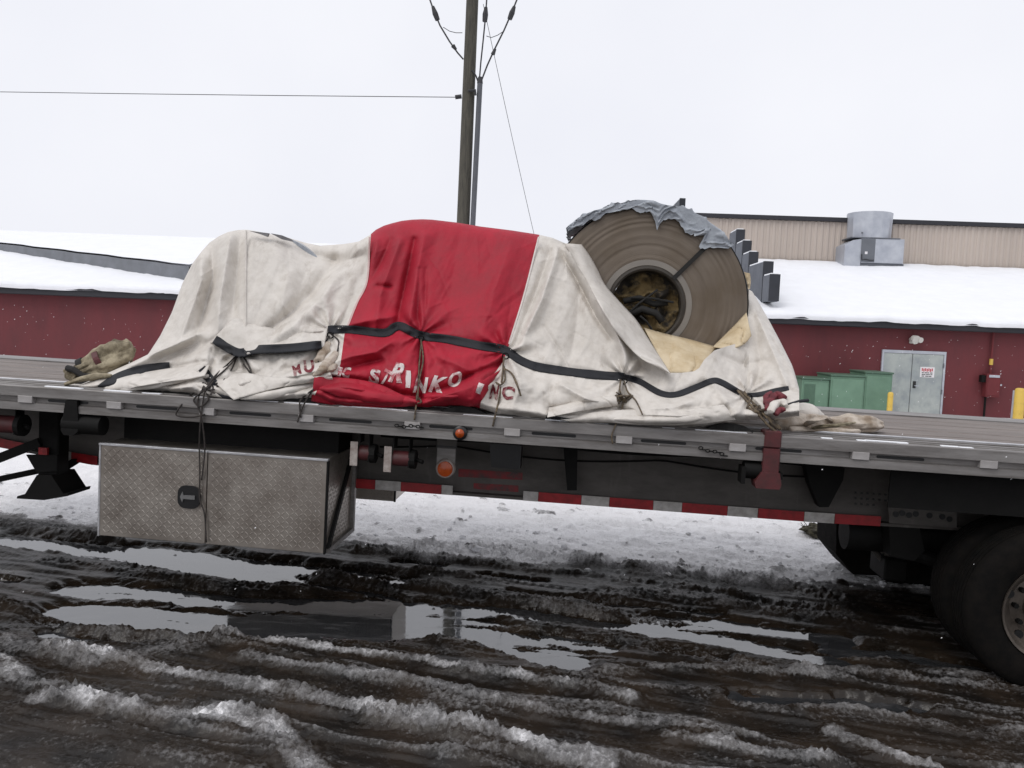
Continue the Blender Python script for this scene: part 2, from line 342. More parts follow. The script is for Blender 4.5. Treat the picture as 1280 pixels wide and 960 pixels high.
# ------------------------------------------------------------------ mesh helpers
class MB:
    def __init__(s): s.v = []; s.f = []
    def add(s, vs, fs):
        b = len(s.v); s.v += [tuple(v) for v in vs]; s.f += [tuple(b + i for i in f) for f in fs]; return s
    def box(s, x0, x1, y0, y1, z0, z1, ch=0.0):
        if ch <= 0:
            vs = [(x, y, z) for x in (x0, x1) for y in (y0, y1) for z in (z0, z1)]
            return s.add(vs, [(0, 1, 3, 2), (4, 6, 7, 5), (0, 4, 5, 1), (2, 3, 7, 6), (0, 2, 6, 4), (1, 5, 7, 3)])
        bm = bmesh.new()
        bmesh.ops.create_cube(bm, size=1)
        for v in bm.verts:
            v.co = Vector(((x0 + x1) / 2 + v.co.x * (x1 - x0), (y0 + y1) / 2 + v.co.y * (y1 - y0), (z0 + z1) / 2 + v.co.z * (z1 - z0)))
        bmesh.ops.bevel(bm, geom=bm.edges[:], offset=ch, segments=1, affect='EDGES')
        bm.verts.index_update()
        s.add([v.co[:] for v in bm.verts], [[v.index for v in f.verts] for f in bm.faces]); bm.free()
        return s
    def prism(s, poly, axis, a, b):
        """closed 2-D polygon extruded along an axis; poly gives the other two coordinates in order"""
        def P(p, t):
            q = list(p); q.insert(axis, t); return q
        n = len(poly)
        vs = [P(p, a) for p in poly] + [P(p, b) for p in poly]
        fs = [tuple(range(n - 1, -1, -1)), tuple(range(n, 2 * n))] + [(i, (i + 1) % n, n + (i + 1) % n, n + i) for i in range(n)]
        return s.add(vs, fs)
    def tube(s, pts, r, n=8, caps=True):
        pts = [Vector(p) for p in pts]
        rs = r if isinstance(r, (list, tuple)) else [r] * len(pts)
        vs = []; fs = []; u = None
        for i, p in enumerate(pts):
            d = (pts[min(i + 1, len(pts) - 1)] - pts[max(i - 1, 0)]).normalized()
            if u is None:
                u = d.orthogonal().normalized()
            else:
                u = (u - d * u.dot(d)).normalized()
            w = d.cross(u)
            for k in range(n):
                a = 2 * math.pi * k / n
                vs.append(p + (u * math.cos(a) + w * math.sin(a)) * rs[i])
        for i in range(len(pts) - 1):
            for k in range(n):
                fs.append((i * n + k, i * n + (k + 1) % n, (i + 1) * n + (k + 1) % n, (i + 1) * n + k))
        if caps:
            fs.append(tuple(range(n - 1, -1, -1))); fs.append(tuple((len(pts) - 1) * n + k for k in range(n)))
        return s.add(vs, fs)
    def lathe(s, prof, center, axis='y', n=48, close=True):
        """prof: list of (radius, along)"""
        vs = []; fs = []
        c = Vector(center)
        for r, t in prof:
            for k in range(n):
                a = 2 * math.pi * k / n
                ca, sa = r * math.cos(a), r * math.sin(a)
                vs.append(c + (Vector((ca, t, sa)) if axis == 'y' else Vector((t, ca, sa)) if axis == 'x' else Vector((ca, sa, t))))
        np_ = len(prof)
        for i in range(np_ - 1 + (1 if close else 0)):
            j = (i + 1) % np_
            for k in range(n):
                fs.append((i * n + k, i * n + (k + 1) % n, j * n + (k + 1) % n, j * n + k))
        return s.add(vs, fs)
    def build(s, name, material, parent=None, smooth=False, fix=True):
        me = bpy.data.meshes.new(name)
        me.from_pydata(s.v, [], s.f); me.update()
        if fix:
            bm = bmesh.new(); bm.from_mesh(me); bmesh.ops.recalc_face_normals(bm, faces=bm.faces[:]); bm.to_mesh(me); bm.free()
        if smooth is True:
            me.shade_smooth()
        elif smooth:
            me.shade_smooth(); me.set_sharp_from_angle(angle=R(smooth))
        me.materials.append(material)
        o = bpy.data.objects.new(name, me); C.objects.link(o)
        if parent: o.parent = parent
        return o

def tag(o, label=None, cat=None, group=None, kind=None):
    if label: o['label'] = label
    if cat: o['category'] = cat
    if group: o['group'] = group
    if kind: o['kind'] = kind
    return o
def thing(name, label, cat, frame=None, loc=(0, 0, 0), group=None):
    o = bpy.data.objects.new(name, None); C.objects.link(o)
    if frame is not None:
        mm = frame.mat(); mm.translation = frame.o + frame.r @ Vector(loc); o.matrix_world = mm
    else:
        o.location = loc
    return tag(o, label, cat, group)
def copy_part(o, parent, off=(0, 0, 0)):
    c = o.copy(); C.objects.link(c); c.parent = parent
    c.location = o.location + Vector(off)
    for ch in o.children:
        copy_part(ch, c)
    return c
def grid_mesh(name, V, nr, nc, material, parent=None, mask=None, mats=None, smooth=True, flip=False):
    """V: (nr*nc,3) array; optional face mask (nr-1,nc-1)"""
    idx = np.arange(nr * nc).reshape(nr, nc)
    q = np.stack([idx[:-1, :-1], idx[:-1, 1:], idx[1:, 1:], idx[1:, :-1]], -1)
    if flip: q = q[..., ::-1]
    q = q[mask] if mask is not None else q.reshape(-1, 4)
    used, inv = np.unique(q, return_inverse=True)
    vv = V[used]; q = inv.reshape(-1, 4)
    me = bpy.data.meshes.new(name)
    me.vertices.add(len(vv)); me.vertices.foreach_set('co', vv.astype(np.float32).ravel())
    me.loops.add(q.size); me.loops.foreach_set('vertex_index', q.astype(np.int32).ravel())
    me.polygons.add(len(q)); me.polygons.foreach_set('loop_start', np.arange(0, q.size, 4, dtype=np.int32))
    me.update(); me.validate()
    if smooth: me.shade_smooth()
    me.materials.append(material)
    o = bpy.data.objects.new(name, me); C.objects.link(o)
    if parent: o.parent = parent
    return o, used

# ================================================================== GROUND
def gpoly(pts, z=0.02):
    return [tuple(G(x, y, z)[:2]) for x, y in pts]
xs_mid = np.arange(-6.0, 6.0, 0.0135)
ext = [6.0]
while ext[-1] < 260: ext.append(ext[-1] + max(0.02, (ext[-1] - 5.9) * 0.16))
xs = np.concatenate([-np.array(ext[::-1]), xs_mid[1:], np.array(ext)])
ys = [2.9]
while ys[-1] < 9.5: ys.append(ys[-1] * 1.0029)
while ys[-1] < 15: ys.append(ys[-1] * 1.006)
while ys[-1] < 420: ys.append(ys[-1] * 1.08)
yb = [2.9 - 0.02]
st = 0.05
while yb[-1] > -120: yb.append(yb[-1] - st); st *= 1.22
ys = np.array(yb[::-1] + ys)
GX, GY = np.meshgrid(xs, ys)
near = (np.abs(GX) < 7) & (GY < 16) & (GY > 1.5)

# streaks along the wheel tracks: noise drawn out along the lane
ang = R(-15)
U = GX * math.cos(ang) + GY * math.sin(ang); Vv = -GX * math.sin(ang) + GY * math.cos(ang)
H = 0.032 + 0.020 * fbm(U * 0.5, Vv * 4.2, 4, 3) + 0.014 * fbm(U * 1.3, Vv * 10, 3, 5) + 0.008 * fbm(U * 2.6, Vv * 22, 2, 6)
MIC = 0.5 * np.abs(fbm(GX * 15, GY * 17, 3, 9)) + 0.35 * np.abs(fbm(GX * 34, GY * 38, 3, 10)) + 0.15 * fbm(GX * 70, GY * 70, 2, 11)
GR = .6 * np.abs(fbm(GX * 30, GY * 30, 2, 12)) + .5 * np.abs(fbm(GX * 55, GY * 55, 2, 13))
H += 0.006 * (MIC - .18)
W = 0.02 + 0.18 * fbm(U * 0.45, Vv * 3.4, 4, 31) + 0.12 * fbm(GX * 5, GY * 8, 3, 32)     # slush cover
cst = np.clip(1 - 3.2 * np.abs(fbm(U * 0.42, Vv * 3.6 + .25 * fbm(U * 2, Vv * 2, 2, 36), 2, 35)), 0, 1) * near
brk = sstep(-.25, .35, fbm(U * 1.1, Vv * 5, 3, 37))
H += cst ** 1.5 * .024 * (.3 + .8 * brk) + cst * .010 * (GR - .2)
W = np.maximum(W, cst ** 2.2 * (.08 + .36 * brk) * (.5 + 1.3 * GR) * (.55 + .45 * sstep(5.6, 4.2, GY)))
c2_ = np.clip(1 - 4.0 * np.abs(fbm(U * 0.35 + 5, Vv * 7.5 + .2 * fbm(U * 1.5, Vv * 2, 2, 38), 2, 39)), 0, 1) * near
b2_ = sstep(-.2, .4, fbm(U * .8 + 3, Vv * 4, 3, 40))
H += c2_ ** 1.3 * .017 * (.35 + .8 * b2_)
W = np.maximum(W, c2_ ** 3.5 * (.03 + .34 * b2_) * (.5 + 1.3 * GR))
H += np.clip(W, 0, 1) * .03 * (MIC - .18)
# snow field beyond the trailer
bl = gpoly([(-260, 612), (0, 637), (124, 653), (300, 668), (450, 677), (530, 690), (600, 698), (700, 706), (800, 715), (900, 724), (1060, 732), (1280, 745), (1500, 758)], 0.05)
bx = np.array([p[0] for p in bl]); by = np.array([p[1] for p in bl])
edge = np.interp(GX, bx, by)
jit = 0.28 * fbm(GX * 1.3, GY * 2.0, 4, 41) + 0.12 * fbm(GX * 6, GY * 6, 3, 42)
s = sstep(-0.16, 0.16, GY - edge + jit * .8)
W = W * (1 - s) + s * (0.96 + 0.12 * sstep(0.1, 1.3, GY - edge) + 0.14 * fbm(GX * 3, GY * 4, 4, 44) - 0.4 * np.clip(MIC - .24, 0, 1) * (1 - sstep(.1, .8, GY - edge)))
H += s * .024 * (MIC - .17) * (1 - .6 * sstep(.8, 2.5, GY - edge))
H += s * (0.018 + .05 * sstep(.3, 2.2, GY - edge) + 0.026 * fbm(GX * 1.1, GY * 2.4, 4, 45) + 0.022 * fbm(GX * 6, GY * 7, 3, 46))
lump = np.clip(fbm(GX * 4.5, GY * 4.5, 3, 47) - 0.40, 0, 1) * s
H += lump * 0.10
W -= np.clip(lump * 1.8, 0, 0.35)
spk = np.clip(fbm(GX * 9, GY * 9, 2, 48) - 0.42, 0, 1) * s * (1 - sstep(0.6, 2.6, GY - edge))
W -= spk * 1.2
# puddle strips: photo polyline, half width in metres, depth
PUD = [([(15, 677), (90, 686), (170, 697), (250, 711), (365, 724)], .20, .060), ([(165, 684), (235, 691)], .09, .05),
       ([(240, 694), (310, 704), (390, 714), (500, 728)], .14, .055), ([(95, 738), (180, 743), (265, 752)], .16, .05),
       ([(90, 770), (180, 776), (280, 784), (400, 783), (520, 784)], .24, .065), ([(60, 795), (115, 800)], .08, .05), ([(140, 803), (245, 807)], .05, .05),
       ([(385, 735), (450, 742), (495, 751)], .06, .05), ([(300, 757), (420, 757), (520, 762)], .15, .05),
       ([(510, 785), (560, 783), (610, 792), (660, 813), (700, 826)], .19, .065), ([(560, 763), (640, 768), (720, 777), (800, 787), (900, 803), (1045, 830)], .125, .06),
       ([(800, 778), (900, 783), (1050, 802)], .115, .055), ([(690, 800), (760, 812)], .09, .045), ([(830, 818), (900, 826)], .08, .05),
       ([(920, 877), (1000, 879), (1060, 886)], .08, .055), ([(495, 705), (550, 709)], .07, .05), ([(640, 745), (760, 758), (900, 770)], .06, .05), ([(1040, 815), (1120, 822), (1220, 840)], .10, .055), ([(1040, 880), (1150, 888)], .06, .05), ([(600, 722), (680, 730)], .05, .04), ([(0, 728), (20, 729)], .05, .05)]
pm = np.zeros(GX.shape)
warp = 0.05 * fbm(GX * 4, GY * 6, 4, 61) + 0.035 * fbm(GX * 15, GY * 24, 3, 62)
for pts, hw, dep in PUD:
    d, a = seg_dist(GX, GY + warp, gpoly(pts, 0.0))
    k = (1 - sstep(0.55 * hw, 1.5 * hw, d)) * near
    pm = np.maximum(pm, k)
    H -= 0.0
H = H * (1 - pm) + pm * (-0.024 + 0.014 * (MIC - .17) + .011 * c2_ + 0.022 * fbm(U * 1.6, Vv * 13, 3, 63))
W = W * (1 - 0.9 * pm)
# slush ridges: photo polyline, half width m, height m, whiteness
RID = [([(59, 812), (148, 827), (219, 843), (297, 859), (371, 870), (441, 890), (500, 906), (600, 921), (671, 940), (760, 960)], .075, .060, .85),
       ([(460, 898), (530, 907), (600, 921)], .07, .05, .7),
       ([(47, 876), (86, 870), (129, 882), (176, 894), (234, 896), (281, 898), (324, 909), (352, 925), (378, 950), (400, 975)], .095, .075, 1.0),
       ([(-40, 815), (0, 835), (31, 855), (62, 859)], .10, .06, .9), ([(-20, 800), (50, 815), (120, 830)], .07, .03, .45),
       ([(273, 798), (332, 804), (391, 812), (449, 818), (530, 832), (600, 844), (671, 853), (741, 865), (785, 876)], .065, .060, .75),
       ([(305, 822), (352, 831), (410, 843), (469, 853), (521, 860), (600, 879), (685, 895), (788, 907), (882, 916), (912, 926)], .06, .05, .72),
       ([(0, 753), (39, 765), (98, 786), (164, 793), (234, 797), (290, 800)], .07, .045, .22),
       ([(835, 926), (905, 935), (975, 949), (1060, 958)], .06, .05, .65), ([(740, 840), (835, 835), (930, 841), (1060, 848)], .05, .04, .55),
       ([(720, 850), (800, 862), (882, 865), (929, 884), (980, 893)], .05, .04, .42), ([(1000, 842), (1056, 840), (1112, 844), (1168, 855), (1240, 864)], .055, .045, .5),
       ([(1000, 890), (1056, 889), (1112, 896), (1168, 905), (1225, 913), (1300, 920)], .055, .045, .5), ([(1037, 918), (1075, 930), (1124, 949), (1170, 965)], .06, .05, .7),
       ([(980, 945), (1040, 958)], .05, .04, .6), ([(526, 685), (600, 690), (694, 698), (788, 713), (882, 722), (952, 731), (1060, 750)], .10, .085, .14),
       ([(400, 722), (460, 729), (530, 736), (600, 745), (671, 755), (741, 767), (850, 775)], .06, .06, .30), ([(722, 752), (811, 743), (882, 748), (975, 764), (1060, 773)], .12, .05, .30),
       ([(450, 690), (560, 700), (700, 716), (850, 734), (1050, 768)], .05, .05, .24), ([(380, 718), (440, 722), (520, 716), (620, 728)], .06, .05, .22),
       ([(540, 800), (600, 806), (640, 820), (690, 838)], .05, .04, .3), ([(660, 805), (760, 800), (860, 812), (960, 835)], .05, .035, .22), ([(60, 700), (150, 712), (240, 728), (380, 740)], .07, .04, .15),
       ([(560, 776), (660, 783), (760, 797)], .04, .03, .2), ([(0, 655), (60, 660), (130, 672)], .1, .05, .35), ([(420, 685), (500, 690), (560, 694)], .07, .04, .35),
       ([(120, 935), (220, 945), (320, 965)], .09, .03, .25), ([(560, 950), (640, 960)], .07, .03, .3)]
for pts, hw, hh, wh in RID:
    d, a = seg_dist(GX + 0.03 * fbm(GX * 5, GY * 5, 2, 71), GY + 0.035 * fbm(GX * 6, GY * 6, 3, 72), gpoly(pts, 0.03))
    mod = np.clip(0.80 + 0.95 * fbm(GX * 2.4, GY * 2.4, 3, 73), .15, 1.5)
    k = np.exp(-(d / hw) ** 2) * near
    rough = .92 + 0.35 * fbm(GX * 9, GY * 9, 2, 74)
    H += k * hh * mod * rough * .72 + np.sqrt(k) * hh * .75 * (GR - .2)
    W = np.maximum(W, W * (1 - k) + np.clip(k * 2.3 - .95, 0, 1) * np.clip(.35 + .75 * mod, 0, 1.1) * wh * (0.54 + 0.45 * fbm(GX * 7, GY * 7, 3, 76) + .6 * (MIC - .1)))
# lot behind and beside the camera stays dark slush; the yard far beyond is white
W = np.where(GY < 1.5, 0.16 + 0.25 * fbm(GX * 0.5, GY * 1.5, 3, 81), W)
W = np.clip(W, 0, 1) + .6 * s * sstep(-.12, .22, GY - edge + jit * .8) * (GY > 3)
W -= np.clip(lump * 2, 0, .55) + spk * 1.3
W = np.clip(W, 0, 1.6)
gv = np.stack([GX, GY, H + GZ], -1).reshape(-1, 3)
ground, used = grid_mesh('ground', gv, GX.shape[0], GX.shape[1], M['ground'])
at = ground.data.attributes.new('slush', 'FLOAT', 'POINT')
at.data.foreach_set('value', W.ravel()[used].astype(np.float32))
aw_ = ground.data.attributes.new('wet', 'FLOAT', 'POINT')
aw_.data.foreach_set('value', ((1 - sstep(.004, .030, H)) * near * (GY > 2.4)).ravel()[used].astype(np.float32))
tag(ground, kind='structure')
wm = MB(); wm.add([(-8, 2.4, 0), (8, 2.4, 0), (8, 8.4, 0), (-8, 8.4, 0)], [(0, 1, 2, 3)])
water = wm.build('puddle', M['water']); tag(water, kind='structure')

def ground_z(x, y):
    i = int(np.clip(np.searchsorted(xs, x), 1, len(xs) - 1)); j = int(np.clip(np.searchsorted(ys, y), 1, len(ys) - 1))
    return float(H[j, i])

# ================================================================== RED WAREHOUSE
bld = thing('warehouse', 'long dark red warehouse with snow covered roof behind the trailer', 'building', B)
EAVE = BO.z
XL, XR = -34.0, 16.0
def BP(px, py, axis, val): return B.hit(px, py, axis, val)
MB().box(XL, XR, 0, 0.3, -0.5, EAVE - 0.02).build('wall', M['red_wall'], bld)
MB().box(XL, XR, -0.35, 0.05, EAVE - 0.30, EAVE - 0.05, 0.02).build('fascia', M['fascia'], bld)  # board made taller and near black to include the eave shadow
SL = 0.25
RD = 9.3                                   # depth of the low roof
par_x0 = BP(963, 360, 1, 0.0).x
# snow on roofs: thick sheet with an uneven lip
def snow_sheet(name, xa, xb, ya, yb, z_of, thick=0.16, seed=0, nx=160, ny=40):
    u = np.linspace(xa, xb, nx); v = np.linspace(ya, yb, ny)
    X, Y = np.meshgrid(u, v)
    Y = Y + (0.06 * fbm(X * 0.9, X * 0 + seed, 4, seed)) * (1 - (Y - ya) / (yb - ya))
    Z = z_of(X, Y) + thick * (0.85 + 0.25 * fbm(X * 0.5, Y * 0.6, 4, seed + 3)) + 0.03 * fbm(X * 2.5, Y * 2.5, 3, seed + 5)
    top = np.stack([X, Y, Z], -1)
    lip = top[0:1].copy(); lip[..., 2] -= thick; lip[..., 1] += 0.01
    rnd = top[0:1].copy(); rnd[..., 1] -= 0.02; rnd[..., 2] -= thick * 0.45
    A = np.concatenate([lip, rnd, top], 0)
    o, _ = grid_mesh(name, A.reshape(-1, 3), A.shape[0], A.shape[1], M['snow'], bld)
    return o
snow_sheet('roof_snow', par_x0 + 0.3, XR, -0.42, RD, lambda X, Y: EAVE - 0.02 + SL * np.maximum(Y, -0.4), 0.17, 1)
snow_sheet('roof_snow', XL, par_x0 + .4, -0.42, RD, lambda X, Y: EAVE - 0.02 + SL * np.maximum(Y, -0.4), 0.17, 2)
MB().prism([(-0.4, EAVE - 0.12), (RD, EAVE - 0.12 + SL * RD), (RD, EAVE - 0.04 + SL * RD), (-0.4, EAVE - 0.04)], 0, XL, XR).build('roof', M['fascia'], bld)
MB().prism([(RD, EAVE + SL * RD - .1), (RD + 11, EAVE + SL * RD - 1.9), (RD + 11, EAVE + SL * RD - 2.0), (RD, EAVE + SL * RD - .2)], 0, XL, par_x0).build('roof', M['fascia'], bld)
# oblique step in the left roof: grey flashing with a thicker snow layer above it
def roof_hit(px, py, off=0.15):
    d = B.ri @ ray(px, py); o = B.lo
    # z = EAVE + off + SL*y
    t = (EAVE + off + SL * o.y - o.z) / (d.z - SL * d.y)
    return o + d * t
f0, f1 = roof_hit(-160, 287), roof_hit(236, 350)
def strip_top(px, py, base):  # same plan position, higher
    return BP(px, py, 1, base.y).z
n = 24; st_pts = []
for i in range(n + 1):
    t = i / n; p = f0.lerp(f1, t); px = -160 + 396 * t
    st_pts.append((p, (0.05 + 0.37 * t) * 1.0 + 0.012 * math.sin(i * 2.1)))
fm = MB(); vs = []
for p, h in st_pts: vs += [(p.x, p.y, p.z - 0.25), (p.x, p.y, p.z + h)]
for p, h in st_pts: vs += [(p.x, p.y + 0.12, p.z - 0.25), (p.x, p.y + 0.12, p.z + h)]
k = 2 * (n + 1)
fs = []
for i in range(n):
    a = 2 * i
    fs += [(a, a + 2, a + 3, a + 1), (k + a, k + a + 1, k + a + 3, k + a + 2), (a + 1, a + 3, k + a + 3, k + a + 1)]
fm.add(vs, fs); fm.build('roof_step', M['flashing'], bld)
X = []
for p, h in st_pts:
    row = []
    for j in range(14):
        t = j / 13
        y = p.y + 0.03 + t * (RD + 0.25 - p.y)
        zr = EAVE + 0.15 + SL * y
        row.append((p.x, y, zr + h * (1 - t ** 3) + 0.05 * (1 - t) + 0.05 * math.sin(j * 0.9 + p.x)*t*(1-t)))
    X.append(row)
X = np.array(X).transpose(1, 0, 2)
grid_mesh('roof_snow', X.reshape(-1, 3), 14, n + 1, M['snow'], bld)
# stepped firewall
steps = [(963, 343), (955, 327), (937, 315), (929, 301), (921, 287)]
pl = [BP(x, y, 0, par_x0) for x, y in steps]
last = BP(850, 248, 0, par_x0)
allp = list(pl)
allp.append(last)
TH = 0.27
for i, p in enumerate(allp):
    yn = allp[i + 1].y if i + 1 < len(pl) else p.y + (1.1 if i + 1 == len(pl) else 2.6)
    base = EAVE + SL * min(p.y, RD) - 0.25
    if i == 0: base = BP(969, 377, 1, p.y).z
    MB().box(par_x0, par_x0 + TH, p.y + 0.04, yn + 0.042, base + 0.0, p.z, 0.01).build('parapet_block', M['parapet_side'], bld)
    MB().box(par_x0 - 0.012, par_x0 + TH + 0.02, p.y, p.y + 0.042, base + 0.01, p.z + 0.015).build('parapet_face', M['parapet'], bld)  # front coloured dark against the snow-lit side tone, shading put into the colour
    MB().box(par_x0 + 0.02, par_x0 + TH - 0.02, p.y + 0.05, yn - 0.02, p.z, p.z + 0.05, 0.015).build('parapet_snow', M['snow'], bld)
# tall beige part behind
BY = RD + 0.12
zt0 = BP(1000, 276, 1, BY).z
bz0 = EAVE + SL * RD - 0.5
MB().box(par_x0 + TH - 3, XR + 8, BY, BY + 0.2, bz0, zt0).build('upper_wall', M['beige'], bld)
rb = MB(); xk = par_x0 + TH
while xk < XR + 8:
    rb.prism([(xk, BY + 0.001), (xk + 0.035, BY - 0.035), (xk + 0.12, BY - 0.035), (xk + 0.155, BY + 0.001)], 2, bz0, zt0 - 0.02); xk += 0.235
tag(rb.build('cladding_rib', M['beige'], bld), kind='stuff')
MB().box(par_x0 + TH - 3, XR + 8.05, BY - 0.16, BY + 6, zt0, zt0 + 0.16).build('roof_trim', M['fascia'], bld)
# rooftop exhaust fan
fy = RD - 0.9
fan = bpy.data.objects.new('exhaust_fan', None); C.objects.link(fan); fan.parent = bld
a0, a1 = BP(1055, 328, 1, fy), BP(1131, 303, 1, fy)
zb = EAVE + SL * fy + 0.08
cxm = (BP(1067, 300, 1, fy).x + BP(1122, 300, 1, fy).x) / 2
cr_ = (BP(1122, 300, 1, fy).x - BP(1067, 300, 1, fy).x) / 2
ztop = BP(1095, 264, 1, fy).z; zmid = BP(1095, 297, 1, fy).z
MB().box(a0.x + .62, a1.x, fy, fy + 1.5, zb + 0.18, zmid - .03, 0.02).build('fan_housing', M['galv'], fan)
MB().box(a0.x + .05, a1.x + 0.05, fy + .08, fy + 1.5, zb - 0.35, zb + 0.18).build('fan_base', M['galv_dark'], fan)
MB().prism([(a0.x, zb - .2), (a0.x + .62, zb - .2), (a0.x + .62, zmid - .06), (a0.x + .3, zmid - .12), (a0.x, zmid - .3)], 1, fy + .02, fy + 1.4).build('intake_hood', M['galv'], fan)
pr = [(cr_ * 0.98, zmid), (cr_ * 1.02, ztop), (cr_ * 0.96, ztop), (cr_ * 0.92, zmid + .02)]
MB().lathe([(r, z) for r, z in pr], (cxm, fy + .75, 0), 'z', 14).build('fan_stack', M['galv'], fan)
MB().box(cxm - cr_ - .1, cxm + cr_ + .1, fy - .02, fy + 1.52, zmid - .03, zmid + .0).build('fan_flange', M['galv_dark'], fan)
w0 = a0.x + .62
MB().box(w0 + 0.0, w0 + .52, fy - .012, fy + .01, zb + .2, zmid - .06).build('access_panel', M['galv_dark'], fan)
MB().box(w0 + .14, w0 + .24, fy - .02, fy - .008, zb + .5, zb + .6).build('placard', M['sign_white'], fan)
MB().tube([(w0 + .02, fy - .04, zb + .5), (w0 + .03, fy - .05, zb + .28), (w0 + .16, fy - .05, zb + .3), (w0 + .4, fy - .05, zb + .26), (w0 + .5, fy - .04, zb + .28)], .018, 6).build('cable', M['cable'], fan)
for q in (0.3, 0.9):
    MB().box(cxm - cr_ * .98 + q * cr_ * 1.1, cxm - cr_ * .98 + q * cr_ * 1.1 + .06, fy + .02, fy + .06, zmid + .14, zmid + .2).build('bolt_tab', M['galv_dark'], fan)
# double door
d0, d1 = BP(1103, 439, 1, 0), BP(1181, 442, 1, 0)
dm = BP(1140.5, 440, 1, 0).x
DT = (d0.z + d1.z) / 2
for xa, xb in ((d0.x + .04, dm - .008), (dm + .008, d1.x - .04)):
    do = MB().box(xa, xb, -0.045, 0.0, -0.2, DT - 0.04, 0.006).build('door', M['door'], bld)
    if xa > dm:
        MB().box(xa + .05, xa + .13, -0.07, -0.044, DT - 1.02, DT - .82, 0.008).build('lock_plate', M['black'], do)
        MB().tube([(xa + .09, -.07, DT - .95), (xa + .09, -.10, DT - .95), (xa + .2, -.10, DT - .95)], .013, 6).build('handle', M['galv'], do)
        for hz in (.35, 1.1, 1.8):
            MB().box(xb - .012, xb + .03, -0.06, -0.04, DT - hz - .07, DT - hz + .07).build('hinge', M['galv_dark'], do)
        sx0, sx1 = BP(1150.5, 459, 1, -.05).x, BP(1168.5, 459, 1, -.05).x
        sz1, sz0 = BP(1159, 458.8, 1, -.05).z, BP(1159, 471.8, 1, -.05).z
        MB().box(sx0, sx1, -0.056, -0.046, sz0, sz1, 0.002).build('door_sign', M['sign_white'], do)
        sw, sh = sx1 - sx0, sz1 - sz0
        pm_ = MB()
        for k in range(7):
            xx = sx0 + sw * (.10 + .115 * k)
            pm_.box(xx, xx + sw * .075, -0.0590, -0.056, sz1 - sh * (.40 + .05 * (k % 2)), sz1 - sh * (.12 + .04 * ((k * 3) % 2)))
        pm_.build('sign_print', M['sign_red'], do)
        pb = MB()
        for row, (za, zz, parts) in enumerate([(.52, .60, 4), (.68, .76, 5), (.84, .92, 3)]):
            xx = .12
            for k in range(parts):
                wd = .76 / parts * (0.7 + .2 * ((k + row) % 2)); pb.box(sx0 + sw * xx, sx0 + sw * (xx + wd), -0.0588, -0.056, sz1 - sh * zz, sz1 - sh * za); xx += .76 / parts
        pb.build('sign_print', M['black'], do)
MB().box(d0.x - .02, d1.x + .02, -0.06, 0.001, DT - 0.035, DT + .05).build('door_frame', M['galv'], bld)
for xa, xb in ((d0.x - .02, d0.x + .035), (d1.x - .035, d1.x + .02)):
    MB().box(xa, xb, -0.06, 0.001, -.2, DT - .036).build('door_frame', M['galv'], bld)
# lamp over the door
lp = BP(1141, 425, 1, -.1)
la = MB().box(lp.x - .06, lp.x + .05, -.06, 0, lp.z - .1, lp.z + .05, .01).build('wall_lamp', M['lamp_white'], bld)
MB().tube([(lp.x - .04, -.04, lp.z + .02), (lp.x - .02, -.2, lp.z + .04), (lp.x + .01, -.3, lp.z + .0)], [.05, .10, .13], 10).build('lamp_head', M['lamp_white'], la)
MB().tube([(lp.x + .07, -.06, lp.z - .0), (lp.x + .13, -.2, lp.z + .02), (lp.x + .15, -.28, lp.z - .0)], [.03, .07, .08], 10).build('lamp_head', M['lamp_white'], la)

# wall mounted red alarm box with riser pipe
wb = thing('alarm_box', 'red metal wall box with thin pipe running up the red wall', 'wall box', B)
b0, b1 = BP(1233, 467, 1, -.2), BP(1248, 497, 1, -.2)
MB().box(b0.x, b1.x, -.26, -.02, b1.z, b0.z, .015).build('box_body', M['box_red'], wb)
MB().box(b0.x + .02, b1.x - .02, -.275, -.258, b1.z + .05, b0.z - .14, .008).build('box_door', M['box_red'], wb)
MB().box(b0.x + .05, b1.x - .04, -.27, -.258, b0.z - .1, b0.z - .03).build('nameplate', M['galv'], wb)
pxm = BP(1240, 440, 1, -.08).x
MB().tube([(pxm, -.08, b0.z - .01), (pxm, -.08, EAVE - .3)], .035, 8).build('pipe', M['box_red'], wb)
MB().tube([(pxm, -.08, b0.z + .25), (pxm, -.08, b0.z + .42)], .05, 8).build('pipe_coupling', M['yellow'], wb)
MB().tube([(pxm - .08, -.08, b1.z - 1), (pxm - .08, -.08, b1.z + .02)], .03, 8).build('pipe', M['dark_steel'], wb)
MB().box(b1.x + .0, b1.x + .07, -.2, -.14, (b0.z + b1.z) / 2, (b0.z + b1.z) / 2 + .05).build('switch', M['galv'], wb)
MB().box(b0.x - .12, b0.x, -.2, -.06, b0.z - .25, b0.z - .05).build('side_valve', M['dark_steel'], wb)

